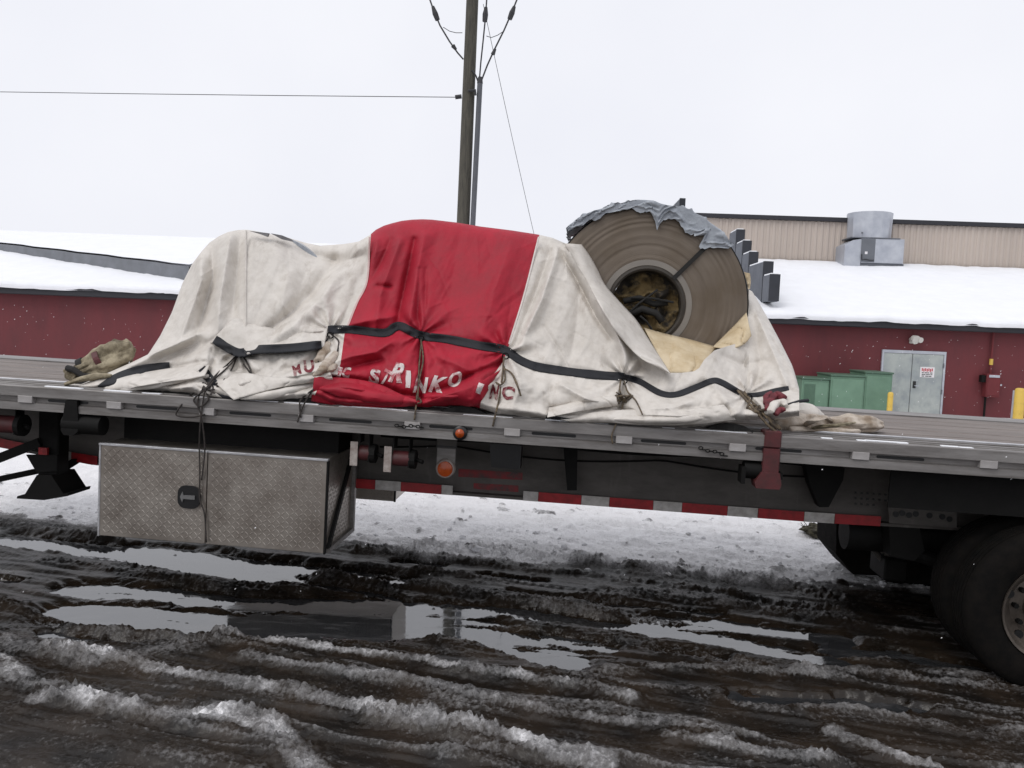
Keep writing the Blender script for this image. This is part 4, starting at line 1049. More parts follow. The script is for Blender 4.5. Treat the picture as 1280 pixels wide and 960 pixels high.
# ================================================================== TARPAULIN
tarp = thing('tarpaulin', 'cream tarpaulin with a wide red band draped over a load on the trailer', 'tarpaulin', T)
hemX = [80, 95, 140, 200, 245, 275, 320, 360, 392, 420, 470, 520, 560, 600, 620, 660, 690, 720, 780, 840, 880, 905, 940, 960, 1000]
hemY = [490, 489, 487, 490, 493, 503, 505, 500, 498, 507, 511, 509, 507, 510, 517, 521, 527, 529, 531, 534, 533, 527, 525, 524, 520]
topX = [80, 95, 130, 160, 185, 200, 215, 228, 240, 252, 262, 274, 285, 297, 308, 320, 340, 360, 380, 400, 430, 448, 462, 470, 480, 490, 502, 515, 528, 540, 570, 600, 640, 672, 690, 706,
        716, 730, 755, 775, 800, 820, 836, 852, 868, 874, 880, 893, 905, 925, 931, 936, 940, 945, 960, 975, 990, 994, 1000]
topY = [487, 483, 468, 455, 443, 420, 390, 354, 330, 314, 303, 295, 290, 287.5, 287, 289, 293, 297, 303, 307, 305, 302, 294, 287, 282, 279, 276, 274.5, 274, 274.5, 278, 283, 288, 293, 297, 304,
        322, 345, 390, 420, 446, 458, 466, 466, 464, 460, 450, 438, 434, 428, 422, 362, 364, 372, 398, 426, 456, 468, 490]
seamL = ([274, 295, 353, 378, 408, 417, 454, 469, 474, 500, 520], [463, 463, 459, 446, 434, 430, 425, 421, 402, 390, 388])
seamR = ([285, 294, 372, 434, 451, 482, 505, 520], [676, 674, 654, 635, 629, 607, 600, 598])
WEBY = ([80, 212, 268, 300, 400, 440, 480, 500, 525, 600, 632, 670, 780, 825, 845, 890, 925, 945, 1000], [470, 457, 424, 441, 431, 412, 416, 407, 418, 432, 438, 458, 471, 491, 493, 475, 492, 493, 484])

def warp_x(xp, py):
    a = np.interp(py, *seamL) - 460; b = np.interp(py, *seamR) - 645
    w1 = np.clip(1 - np.abs(xp - 460) / 150, 0, 1); w2 = np.clip(1 - np.abs(xp - 645) / 150, 0, 1)
    w2 = np.where(xp > 645, np.clip(1 - np.abs(xp - 645) / 110, 0, 1), w2)
    w1 = np.minimum(w1, np.where(xp > 460, np.clip((645 - xp) / 185, 0, 1), 1)); w2 = np.minimum(w2, np.where(xp < 645, np.clip((xp - 460) / 185, 0, 1), 1))
    return xp + a * w1 + b * w2

FOLD = [  # polyline, half width px, amplitude m (+ = towards the viewer)
    ([(265, 308), (266, 347), (255, 390), (246, 420)], 7, -.055), ([(250, 320), (252, 350), (240, 385), (225, 425)], 6, .04), ([(288, 293), (281, 336), (275, 376), (272, 415)], 7, .05),
    ([(300, 300), (296, 340), (291, 390)], 6, -.03), ([(238, 340), (228, 375), (212, 415)], 7, -.03),
    ([(250, 417), (222, 430), (195, 441), (165, 457)], 5, .045), ([(250, 428), (222, 441), (195, 452)], 6, -.04), ([(307, 287), (307, 428)], 1.6, .010),
    ([(420, 326), (393, 363), (366, 390), (328, 420), (310, 434)], 9, -.07), ([(457, 300), (428, 335), (402, 372), (365, 408), (330, 432)], 10, .055),
    ([(366, 298), (393, 318), (425, 328), (452, 320)], 9, -.07), ([(460, 330), (445, 365), (430, 395), (412, 420)], 9, -.04), ([(340, 300), (360, 340), (350, 400)], 14, .03),
    ([(518, 300), (510, 339), (501, 381), (495, 408)], 4.5, -.05), ([(530, 296), (522, 340), (515, 385), (510, 412)], 7, .04), ([(500, 300), (487, 335), (475, 370), (470, 410)], 6, .035),
    ([(488, 300), (476, 328), (464, 350)], 5, -.03), ([(472, 300), (466, 330)], 4, .02), ([(470, 357), (488, 359)], 3, -.03), ([(524, 336), (521, 400)], 2.5, -.016), ([(532, 336), (531, 404)], 2.5, -.014), ([(495, 395), (465, 400), (440, 405)], 5, .03),
    ([(640, 300), (620, 360), (600, 428)], 16, .03), ([(575, 290), (565, 350), (560, 420)], 18, -.02),
    ([(697, 312), (678, 372), (650, 432)], 7, .055), ([(688, 314), (668, 372), (645, 425)], 6, -.045), ([(725, 340), (722, 400), (712, 455)], 10, -.03), ([(735, 350), (755, 405), (775, 455)], 9, .035),
    ([(699, 312), (722, 352), (746, 398), (764, 424)], 4, -.05), ([(745, 375), (768, 410), (780, 440), (788, 466)], 6, .045), ([(780, 420), (800, 450), (815, 470)], 9, -.04), ([(680, 408), (700, 440), (710, 460)], 3, -.015), ([(706, 306), (735, 352), (757, 396), (780, 430), (836, 468)], 7, .03),
    ([(800, 460), (790, 478), (785, 500)], 6, -.03), ([(880, 470), (900, 490), (920, 515)], 7, .04), ([(940, 380), (958, 420), (975, 460), (985, 485)], 5, .035), ([(945, 420), (950, 450), (948, 480)], 6, -.03),
    ([(905, 445), (925, 455), (960, 452)], 5, -.025), ([(870, 500), (840, 510), (800, 512)], 6, .03),
    ([(275, 440), (290, 455), (310, 468), (340, 470), (380, 455), (405, 440)], 7, -.05), ([(300, 480), (330, 470), (370, 470), (400, 462), (425, 470)], 6, .05), ([(270, 445), (262, 462), (256, 478)], 6, -.05),
    ([(310, 490), (350, 486), (390, 478), (420, 476)], 5, -.035), ([(230, 470), (205, 475), (180, 478), (160, 485)], 5, .045), ([(255, 452), (225, 457), (190, 466)], 4, -.035), ([(240, 483), (215, 486)], 4, .03),
    ([(395, 472), (430, 473), (470, 480), (500, 492), (540, 500)], 4, -.055), ([(400, 482), (440, 485), (480, 494)], 9, .06), ([(420, 452), (440, 445), (470, 440), (500, 420)], 5, .04), ([(430, 462), (455, 455), (475, 450)], 4, -.035),
    ([(527, 420), (527, 450), (526, 500)], 4, -.06), ([(545, 445), (570, 455), (600, 470)], 8, .03), ([(535, 490), (560, 484), (585, 470), (605, 462), (628, 452)], 4, -.055), ([(540, 498), (580, 488), (620, 480)], 7, .04),
    ([(632, 450), (622, 470), (612, 500)], 5, -.04), ([(640, 455), (650, 480), (640, 510)], 8, .04), ([(700, 480), (735, 500), (765, 505)], 5, .04), ([(690, 512), (730, 508), (765, 508), (790, 515)], 4, -.05),
    ([(780, 475), (778, 500), (774, 520)], 5, -.05), ([(800, 518), (850, 520), (890, 515)], 5, .04), ([(935, 495), (945, 510), (955, 520)], 6, -.05)]
PIN = [(298, 438, 45), (413, 414, 40), (526, 418, 45), (632, 440, 45), (780, 471, 40), (936, 492, 40)]

rc_ = random.Random(91)
CREASE = []
for k_ in range(130):
    x_, y_ = rc_.uniform(200, 985), rc_.uniform(300, 515)
    a_ = rc_.choice((1.35, 1.75, 1.1, 2.2, .5, 2.7)) + rc_.gauss(0, .18); l_ = rc_.uniform(12, 42)
    q_ = rc_.uniform(-.12, .12) * l_
    CREASE.append(((x_ - math.cos(a_) * l_, y_ - math.sin(a_) * l_), (x_ + q_, y_ - q_), (x_ + math.cos(a_) * l_, y_ + math.sin(a_) * l_), rc_.uniform(1.3, 2.8), rc_.choice((-1, 1)) * rc_.uniform(.004, .009)))

def tarp_depth(px, py):
    hem = np.interp(px, hemX, hemY); web = np.interp(px, *WEBY)
    s_ = np.clip((hem - py) / (hem - 284), 0, 1.05)
    d = .045 + .70 * s_ ** .92
    d += sstep(880, 945, px) * s_ * .75
    d += .22 * (np.exp(-((px - 400) / 45.) ** 2)) * sstep(.35, .95, s_)            # sag between the two humps
    d += .12 * np.clip((260 - px) / 130, 0, 1) * (1 - s_) * 1.0
    # ledge at the strap, billowing skirt below it
    below = (py - web)
    hh = np.clip(below / np.maximum(hem - web, 8), 0, 1)
    d -= .085 * np.sin(math.pi * hh) * (below > 0) * sstep(200, 260, px)
    d += .02 * np.exp(-(below / 5.) ** 2)
    near_hem = hem - py
    d -= .05 * np.exp(-((near_hem - 7) / 6.) ** 2)
    d += .05 * np.exp(-(near_hem / 3.) ** 2)
    for pts, w, amp in FOLD:
        dd, a = seg_dist(px, py, pts)
        tap = np.sin(np.clip(.12 + a * .76, 0, 1) * math.pi) ** .5
        d -= amp * (.8 * np.exp(-(dd / w) ** 2) + .85 * np.exp(-(dd / w) ** 1.0)) * tap
    for a_, b_, c_, w_, amp in CREASE:
        dd, al = seg_dist(px, py, [a_, b_, c_]); d -= amp * np.exp(-dd / w_) * np.sin(np.clip(al, 0, 1) * math.pi) ** .7
    for x, y, r in PIN:
        rr = np.hypot(px - x, py - y); th = np.arctan2(py - y, px - x)
        d += .026 * np.cos(th * 9 + .03 * x) * np.exp(-(rr / r) ** 2) * sstep(3, 14, rr)
    # cloth wrinkles
    sk = sstep(0, 12, below) 
    d += (.009 + .011 * sk) * fbm(px * .030 + py * .012, py * .014 - px * .006, 4, 201) * 1.6
    d += (.003 + .013 * sk) * fbm(px * .075, py * .060, 3, 207)
    d += .016 * np.abs(fbm((px + py) * .020, (py - px) * .035, 3, 208)) * sk
    d += .0016 * fbm(px * .16 - py * .10, py * .16, 3, 209)
    d += .010 * fbm((px + py * .45) * .065, (py - px * .3) * .012, 3, 211)
    return d

NC, NR = 640, 170
xp = np.linspace(84, 999, NC); tt_ = np.linspace(0, 1, NR)
XP = np.repeat(xp[None], NR, 0); TT = np.repeat(tt_[:, None], NC, 1)
hem0 = np.interp(xp, hemX, hemY) + 1.2 * fbm(xp * .09, xp * 0, 3, 220); top0 = np.interp(xp, topX, topY)
PYg = hem0[None] + (top0 - hem0)[None] * TT
for _ in range(3):
    PXg = warp_x(XP, PYg)
    hx = np.interp(PXg, hemX, hemY) + 1.2 * fbm(PXg * .09, PXg * 0, 3, 220); tx = np.interp(PXg, topX, topY)
    PYg = hx + (tx - hx) * TT
Dg = tarp_depth(PXg, PYg)
opening = (PXg > 707) & (PXg < 934)
Dg += np.where(opening, 0, .16 * (1 - np.sqrt(np.clip(1 - TT ** 14, 0, 1))))
Vt = T.hits(PXg, PYg, 1, Dg)
Vt[:, 2] = np.maximum(Vt[:, 2], .012 + 0 * Vt[:, 2])
# keep the cloth in front of the coil face
Vt3 = Vt.reshape(NR, NC, 3)
cl = XP[:, :-1] * 0
fc = xp[:-1] + (xp[1] - xp[0]) / 2
band = np.where(fc < 460, 0, np.where(fc < 645, 1, 2))
def panel(name, k, m_):
    mask = np.repeat((band == k)[None], NR - 1, 0)
    o, u = grid_mesh(name, Vt, NR, NC, m_, tarp, mask)
    return o
panel('cream_panel', 0, M['cream']); panel('red_panel', 1, M['red_tarp']); panel('cream_panel', 2, M['cream'])
# rear half of the cloth
NB = 34
ridge = Vt3[-1]
back = np.zeros((NB, NC, 3))
for j in range(NB):
    t = j / (NB - 1)
    yv = ridge[:, 1] + t * (2.42 - ridge[:, 1])
    back[j, :, 0] = ridge[:, 0] + .03 * math.sin(j * .8) * t
    back[j, :, 1] = yv
    back[j, :, 2] = np.maximum(.012, ridge[:, 2] * (1 - t ** 4) - .04 * t * (1 - t) + .015 * fbm(xp * .05, xp * 0 + j * .3, 3, 230) * t * 1.0)
pxr = PXg[-1]
ok = ~((pxr > 704) & (pxr < 935))
fok = ok[:-1] & ok[1:]
for k, nm, mm_ in ((0, 'cream_panel', M['cream']), (1, 'red_panel', M['red_tarp']), (2, 'cream_panel', M['cream'])):
    mask = np.repeat((fok & (band == k))[None], NB - 1, 0)
    grid_mesh(nm, back.reshape(-1, 3), NB, NC, mm_, tarp, mask)

def TS(px, py, off=.006):
    """point on the tarp surface"""
    d = tarp_depth(np.array([float(px)]), np.array([float(py)]))[0]
    return TP(px, py, d - off)
def TSa(px, py, off=.006):
    return T.hits(px, py, 1, tarp_depth(np.asarray(px, float), np.asarray(py, float)) - off)
def resample(pts, step):
    pts = np.array(pts, float)
    # smooth (Catmull-Rom) resample
    out = []
    P = np.vstack([2 * pts[0] - pts[1], pts, 2 * pts[-1] - pts[-2]])
    for i in range(1, len(P) - 2):
        n = max(2, int(np.hypot(*(P[i + 1] - P[i])[:2]) / step))
        for k in range(n):
            t = k / n
            out.append(.5 * ((2 * P[i]) + (-P[i - 1] + P[i + 1]) * t + (2 * P[i - 1] - 5 * P[i] + 4 * P[i + 1] - P[i + 2]) * t * t + (-P[i - 1] + 3 * P[i] - 3 * P[i + 1] + P[i + 2]) * t ** 3))
    out.append(P[-2]); return np.array(out)
def strip_on_tarp(pts, w, name, m_, parent=tarp, off=.007, wv=1.0):
    p = resample(pts, 2.5)
    d = np.gradient(p, axis=0); L = np.hypot(d[:, 0], d[:, 1]); nx, ny = -d[:, 1] / L, d[:, 0] / L
    n = len(p); ac = 5
    tpr = np.interp(np.arange(n), [0, 2, n - 3, n - 1], [.8, 1, 1, .8])
    wob = 1 + .10 * fbm(np.arange(n) * .12, np.zeros(n), 3, int(p[0, 0])) * wv
    rows = []
    for k in range(ac):
        o_ = (k / (ac - 1) - .5) * w * tpr * wob
        e = .003 * (1 - (2 * k / (ac - 1) - 1) ** 2)
        rows.append(TSa(p[:, 0] + nx * o_, p[:, 1] + ny * o_, off + e))
    lo = [TSa(p[:, 0] + nx * q * w * .5, p[:, 1] + ny * q * w * .5, -.006) for q in (-1, 1)]
    A = np.stack([lo[0]] + rows + [lo[1]], 0)
    o, _ = grid_mesh(name, A.reshape(-1, 3), A.shape[0], n, m_, parent)
    return o
strip_on_tarp([(268, 424), (285, 435), (300, 441), (320, 437), (360, 435), (402, 431)], 11, 'webbing', M['webbing'], off=.095)
strip_on_tarp([(410, 412), (440, 412), (480, 416), (493, 409), (502, 408), (525, 419), (560, 424), (600, 432), (630, 437), (650, 450), (670, 458), (700, 463), (740, 468), (780, 471)], 10.5, 'webbing', M['webbing'])
strip_on_tarp([(780, 471), (800, 477), (825, 491), (845, 493), (870, 484), (890, 476), (902, 478), (925, 491)], 7.5, 'webbing', M['webbing'])
strip_on_tarp([(930, 494), (948, 493), (970, 488), (986, 485)], 6, 'webbing', M['webbing'])
strip_on_tarp([(124, 486), (150, 470), (180, 461), (212, 457)], 10, 'webbing', M['webbing'])
strip_on_tarp([(252, 460), (266, 478), (283, 494), (305, 501)], 11, 'webbing', M['webbing'])
strip_on_tarp([(683, 520), (695, 524), (712, 527)], 8, 'webbing', M['webbing'])
strip_on_tarp([(308, 288), (307.5, 330), (307, 380), (307, 426)], 2.0, 'seam', M['cream'], off=.004, wv=.2)
strip_on_tarp([(673.5, 296), (655, 369), (636, 430)], 2.2, 'seam', mat('pale seam', (.74, .68, .64), .6), off=.004, wv=.2)
strip_on_tarp([(462, 296), (459, 350), (446, 379), (434, 409)], 2.2, 'seam', mat('pale pink seam', (.62, .42, .40), .6), off=.004, wv=.2)

def sheet_between(name, A, Bp, ya, yb_, m_, parent, nu=40, nv=14, crumple=.012, bulge=.03, seed=0):
    a = resample(A, 2); b = resample(Bp, 2)
    ta = np.linspace(0, 1, len(a)); tb = np.linspace(0, 1, len(b)); u = np.linspace(0, 1, nu)
    a = np.stack([np.interp(u, ta, a[:, 0]), np.interp(u, ta, a[:, 1])], -1); b = np.stack([np.interp(u, tb, b[:, 0]), np.interp(u, tb, b[:, 1])], -1)
    rows = []
    for j in range(nv):
        t = j / (nv - 1)
        p = a * (1 - t) + b * t
        d = np.interp(u, np.linspace(0, 1, len(ya)), ya) * (1 - t) + np.interp(u, np.linspace(0, 1, len(yb_)), yb_) * t - bulge * math.sin(math.pi * t) + crumple * fbm(p[:, 0] * .06, p[:, 1] * .06, 4, seed)
        cv = np.abs(fbm(p[:, 0] * .035, p[:, 1] * .05, 2, seed + 9)); d = d + crumple * .8 * np.exp(-(cv / .05) ** 2)
        rows.append(T.hits(p[:, 0], p[:, 1], 1, d))
    A3 = np.stack(rows, 0)
    o, _ = grid_mesh(name, A3.reshape(-1, 3), nv, nu, m_, parent)
    so = o.modifiers.new('thick', 'SOLIDIFY'); so.thickness = .006; so.offset = 0
    return o
def td(x, y, off): return float(tarp_depth(np.array([float(x)]), np.array([float(y)]))[0]) - off
def pleat(A, Bp, oa, ob, m_, seed, bulge=.015):
    f_ = lambda L, o: [td(x, y, o[i] if isinstance(o, (list, tuple)) else o) for i, (x, y) in enumerate(L)]
    return sheet_between('pleat', A, Bp, f_(A, oa), f_(Bp, ob), m_, tarp, nu=70, nv=16, crumple=.012, bulge=bulge, seed=seed)
pleat([(263, 429), (278, 412), (296, 398), (330, 408), (370, 415), (410, 408)], [(268, 428), (284, 439), (300, 445), (320, 441), (360, 439), (405, 434)], .004, .055, M['cream'], 501, .01)
pleat([(262, 472), (300, 466), (345, 472), (385, 469), (412, 463)], [(292, 500), (320, 492), (352, 484), (388, 478), (416, 474)], .012, .075, M['cream'], 502, .02)
pleat([(120, 486), (150, 473), (185, 465), (225, 459), (262, 456)], [(150, 489), (175, 483), (205, 478), (235, 474), (256, 470)], .01, .06, M['cream'], 503, .02)
pleat([(393, 471), (420, 472), (450, 475), (478, 482), (503, 494), (520, 500)], [(389, 501), (420, 507), (455, 510), (485, 509), (505, 508), (522, 506)], .06, .02, M['red_tarp'], 504, .03)
pleat([(534, 502), (560, 493), (592, 482), (626, 462)], [(540, 506), (570, 506), (597, 505), (620, 470)], .05, .02, M['red_tarp'], 505, .02)
pleat([(686, 510), (715, 503), (745, 497), (770, 495)], [(684, 522), (715, 516), (748, 510), (772, 507)], .008, .06, M['cream'], 506, .02)
pleat([(700, 524), (740, 516), (790, 512), (850, 512), (905, 506)], [(720, 529), (760, 528), (800, 531), (860, 531), (920, 525)], .01, .055, M['cream'], 507, .03)
# letters, printed on the cloth
def letter(ch, cx, cy, hpx, wpx, rot, m_, shear=0.0, off=.006):
    cu_ = bpy.data.curves.new('letter', 'FONT'); cu_.body = ch; cu_.offset = .045
    tmp = bpy.data.objects.new('letter_tmp', cu_); C.objects.link(tmp)
    dg = bpy.context.evaluated_depsgraph_get(); me = bpy.data.meshes.new_from_object(tmp.evaluated_get(dg))
    bpy.data.objects.remove(tmp); bpy.data.curves.remove(cu_)
    bm = bmesh.new(); bm.from_mesh(me); bmesh.ops.triangulate(bm, faces=bm.faces[:])
    for _ in range(2): bmesh.ops.subdivide_edges(bm, edges=[e for e in bm.edges if e.calc_length() > .14], cuts=1); bmesh.ops.triangulate(bm, faces=bm.faces[:])
    co = np.array([v.co[:2] for v in bm.verts]); mn, mx_ = co.min(0), co.max(0)
    u = (co - (mn + mx_) / 2) / (mx_ - mn)
    hpx *= 1.15; wpx *= 1.2
    ux = u[:, 0] * wpx + shear * u[:, 1] * hpx; uy = -u[:, 1] * hpx
    c, s_ = math.cos(R(rot)), math.sin(R(rot))
    X = cx + ux * c - uy * s_; Y = cy + ux * s_ + uy * c
    X = X + 1.3 * fbm(X * .11, Y * .11, 2, 601); Y = Y + 1.5 * fbm(X * .10 + 7, Y * .10, 2, 603)
    P3 = TSa(X, Y, off)
    for v, p in zip(bm.verts, P3): v.co = p
    bm.to_mesh(me); bm.free(); me.name = 'letter'; me.materials.clear(); me.materials.append(m_)
    o = bpy.data.objects.new('letter', me); C.objects.link(o); o.parent = tarp
    return o
SURF_OFF = .0085
LW, LR = M['letter_white'], M['letter_red']
letter('S', 468.5, 471, 18, 11, 12, LW); letter('T', 482, 471, 17, 8, 24, LW, .1); letter('R', 498.5, 466, 22, 15, 12, LW, .2); letter('I', 510, 474, 20, 5, 4, LW)
letter('N', 526, 481, 18, 13, 6, LW, .15); letter('K', 548, 480, 18, 15, 8, LW, .3); letter('O', 569, 474, 14, 16, -22, LW, .3); letter('I', 600, 485, 12, 5.5, 22, LW, 0, .075)
letter('N', 618, 490, 17, 8, 10, LR); letter('C', 635, 491, 15, 12, 14, LR)
letter('I', 424, 466, 13, 4.5, 10, LW); letter('C', 432.5, 466, 13, 8, 10, LW)
letter('M', 371, 462, 11, 9, -15, LR); letter('U', 386, 458, 14, 10, -8, LR)

# turned back flap beside the open coil
edgeA = [(705, 304), (716, 323), (730, 346), (755, 391), (775, 421), (800, 447), (822, 459), (838, 467)]
edgeB = [(727, 306), (737, 320), (747, 338), (756, 356), (775, 378), (795, 400), (813, 428), (837, 466)]
da = [float(tarp_depth(np.array([float(x)]), np.array([float(y)]))[0]) - .012 - .07 * max(0, min(1, (y - 330) / 60)) * (1 if y < 460 else .3) for x, y in edgeA]
sheet_between('turned_flap', edgeA, edgeB, da, [.76, .74, .72, .68, .60, .52, .42, da[-1] - .01], M['cream'], tarp, bulge=.06, crumple=.012, seed=301)

for x_, y_, r_ in PIN:
    p_ = TS(x_, y_ + 5, .035)
    MB().tube([p_ + Vector((.020 * math.cos(a), -.006 * math.sin(a), .020 * math.sin(a))) for a in np.linspace(0, 2 * math.pi, 15)], .0045, 6).build('d_ring', M['dark_steel'], tarp, True)
# gathered cloth tubes along the hem
def cloth_roll(name, pts, rad, m_, parent, frame_fn, n=18, seed=0, flat=.75, amp=.22, pl=.07):
    """pts: local 3-D points; lumpy flattened tube with lengthwise wrinkles"""
    p = np.array(pts, float); k = 8 * (len(p) - 1) + 1
    t = np.linspace(0, len(p) - 1, k); pp = np.stack([np.interp(t, range(len(p)), p[:, i]) for i in range(3)], -1)
    for _ in range(3): pp[1:-1] = (pp[:-2] + 2 * pp[1:-1] + pp[2:]) / 4
    rr = np.interp(t, range(len(p)), rad)
    vs = []
    for i in range(k):
        d = Vector(pp[min(i + 1, k - 1)] - pp[max(i - 1, 0)]).normalized(); u = d.cross(Vector((0, 0, 1))).normalized(); w = u.cross(d)
        for j in range(n):
            a = 2 * math.pi * j / n
            nz = 1 + amp * (vnoise(np.array([i * .22 + 3]), np.array([math.cos(a) * 1.7 + 5 + seed]), seed)[0] * 2 - 1) + .5 * amp * (vnoise(np.array([i * .5]), np.array([a * 2.2]), seed + 2)[0] * 2 - 1)
            nz += pl * math.cos(5 * a + .22 * i + seed) + .6 * pl * math.cos(9 * a - .3 * i + 2 * seed)
            q = Vector(pp[i]) + (u * math.cos(a) + w * math.sin(a) * flat) * rr[i] * nz
            q.z = max(q.z, .006); vs.append(q)
    mb = MB(); fs = []
    for i in range(k - 1):
        for j in range(n): fs.append((i * n + j, i * n + (j + 1) % n, (i + 1) * n + (j + 1) % n, (i + 1) * n + j))
    fs += [tuple(range(n - 1, -1, -1)), tuple((k - 1) * n + j for j in range(n))]
    mb.add(vs, fs); o = mb.build(name, m_, parent, 60)
    ss = o.modifiers.new('sub', 'SUBSURF'); ss.levels = 1; ss.render_levels = 1
    return o
def L3(px, py, yt): return tuple(TP(px, py, yt))
# right hand tail: a folded roll of tarp lying on the deck
def deck_pt(px, py, dz=0):
    p = T.hit(px, py, 2, dz); return (p.x, p.y, dz)
roll = [deck_pt(965, 530, .04), deck_pt(990, 528, .055), deck_pt(1015, 527, .055), deck_pt(1035, 528, .05), deck_pt(1060, 530, .055), deck_pt(1085, 531, .055), deck_pt(1099, 531, .045)]
cloth_roll('rolled_tail', roll, [.06, .085, .07, .042, .075, .078, .04], M['canvas_light'], tarp, None, n=30, seed=4, flat=.8, amp=.16, pl=.10)
cloth_roll('rolled_tail', [deck_pt(1003, 533, .03), deck_pt(1018, 525, .10), deck_pt(1030, 521, .105), deck_pt(1040, 527, .06)], [.012, .03, .028, .012], M['canvas_light'], tarp, None, seed=17, flat=.5, amp=.3)
cloth_roll('rolled_tail', [deck_pt(1010, 536, .02), deck_pt(1030, 533, .06), deck_pt(1052, 531, .085), deck_pt(1070, 528, .10)], [.014, .022, .022, .010], M['canvas'], tarp, None, seed=19, flat=.5, amp=.3)
roll2 = [deck_pt(960, 517, .08), deck_pt(985, 515, .10), deck_pt(1010, 517, .09), deck_pt(1027, 521, .06)]
cloth_roll('rolled_tail', roll2, [.05, .085, .085, .03], M['cream'], tarp, None, seed=9, flat=.9, amp=.15)
roll3 = [deck_pt(985, 537, .02), deck_pt(1020, 537, .02), deck_pt(1050, 539, .02), deck_pt(1075, 539, .02)]
cloth_roll('rolled_tail', roll3, [.03, .03, .028, .015], M['canvas_light'], tarp, None, seed=12, amp=.2)
wst = [L3(972, 513, .12), L3(985, 508, .10), L3(998, 504, .12), L3(1008, 503, .16)]
MB().tube([Vector(p) + Vector((0, -.03, .015)) for p in wst], .011, 6).build('webbing', M['webbing'], tarp)
# knots of cloth between cream and red
for (pts, rad, sd_) in (([(398, 452), (405, 440), (412, 428)], [.03, .04, .02], 21), ([(392, 470), (404, 462), (414, 450), (420, 440)], [.02, .035, .035, .018], 22), ([(402, 470), (412, 462), (420, 456)], [.02, .03, .02], 23)):
    P3 = [tuple(TS(x, y, .02)) for x, y in pts]
    cloth_roll('gather', P3, rad, M['canvas_light'], tarp, None, n=12, seed=sd_, amp=.35)
for (pts, rad, sd_) in (([(130, 488), (160, 486), (195, 480), (235, 472), (262, 470)], [.012, .03, .04, .035, .015], 31), ([(225, 486), (250, 481), (280, 490), (300, 498)], [.012, .035, .035, .012], 32), ([(300, 498), (340, 494), (385, 482), (415, 474)], [.015, .04, .04, .015], 33),
                        ([(690, 519), (720, 515), (750, 508), (768, 505)], [.01, .03, .03, .015], 34), ([(765, 524), (810, 525), (860, 524), (905, 517)], [.012, .03, .035, .012], 35)):
    P3 = [tuple(TS(x, y, .0)) for x, y in pts]
    cloth_roll('gather', P3, rad, M['cream'], tarp, None, n=14, seed=sd_, amp=.25)
for (pts, rad, sd_) in (([(392, 484), (420, 488), (460, 495), (500, 500), (525, 498)], [.015, .045, .055, .045, .015], 41), ([(530, 497), (560, 496), (590, 492), (603, 490)], [.012, .035, .035, .012], 42)):
    P3 = [tuple(TS(x, y, .0)) for x, y in pts]
    cloth_roll('gather', P3, rad, M['red_tarp'], tarp, None, n=14, seed=sd_, amp=.22)
# dark strips standing in for the shadow gap under the hem
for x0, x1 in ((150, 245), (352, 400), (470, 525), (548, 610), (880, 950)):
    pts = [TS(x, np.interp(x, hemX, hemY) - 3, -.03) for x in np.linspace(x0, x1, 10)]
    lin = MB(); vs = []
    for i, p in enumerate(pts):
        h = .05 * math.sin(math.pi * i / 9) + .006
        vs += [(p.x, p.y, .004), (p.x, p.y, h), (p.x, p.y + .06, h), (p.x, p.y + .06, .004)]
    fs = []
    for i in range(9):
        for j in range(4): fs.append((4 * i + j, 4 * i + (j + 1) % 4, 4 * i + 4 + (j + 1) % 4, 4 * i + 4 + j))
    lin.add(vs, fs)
    lin.build('hem_gap_shade', M['dark_under'], tarp)

# ================================================================== STEEL COIL
YF = .80
cc = TP(808, 381, YF)
dist = (T.o + T.r @ cc - CAM).dot(cf)
CRR = 123.5 * dist / F; HR = 45 * dist / F
coil = thing('steel_coil', 'large bare rolled steel coil showing its round end on the trailer', 'steel coil', T, (cc.x, YF, cc.z))
prof = []
nrg = 26
rs_ = np.linspace(HR + .02, CRR, nrg)
for i, r in enumerate(rs_):
    o_ = .0015 * (vnoise(np.array([i * 1.7]), np.array([.5]), 401)[0] - .5) * 2
    prof += [(r - .001, o_), (r + (rs_[1] - rs_[0]) - .004 if i < nrg - 1 else CRR, o_)]
MB().lathe(prof + [(CRR, 1.0), (HR + .02, 1.0)], (0, 0, 0), 'y', 128).build('steel_wraps', M['coil_face'], coil, 30)
MB().lathe([(HR + .018, -.004), (HR, -.012), (HR - .012, -.002), (HR - .014, .98), (HR + .018, .98)], (0, 0, 0), 'y', 64).build('core_sleeve', M['core'], coil, 40)
MB().lathe([(CRR + .003, .02), (CRR + .012, .02), (CRR + .012, .97), (CRR + .003, .97)], (0, 0, 0), 'y', 96).build('outer_wrap', M['dark_under'], coil, 40)
MB().lathe([(HR + .021, .01), (HR + .023, -.006), (HR + .062, -.005), (HR + .064, .01)], (0, 0, 0), 'y', 72).build('inner_wrap', M['coil_side'], coil, 40)
# band across the end and over the top
a0_ = math.atan2(-(287 - 381), 893 - 808)
ca, sa = math.cos(a0_), math.sin(a0_)
bw = .015
bm_ = MB(); ring = [(HR + .0, -.013), (CRR * .5, -.012), (CRR * .8, -.011), (CRR + .014, -.012), (CRR + .022, .02), (CRR + .022, .98), (CRR + .01, 1.02)]
vs = []
for r, y in ring:
    for q in (-bw, bw): vs.append((r * ca - q * sa, y, r * sa + q * ca))
bm_.add(vs, [(2 * i, 2 * i + 1, 2 * i + 3, 2 * i + 2) for i in range(len(ring) - 1)])
o = bm_.build('steel_band', M['dark_under'], coil); so = o.modifiers.new('t', 'SOLIDIFY'); so.thickness = .006; so.offset = 1
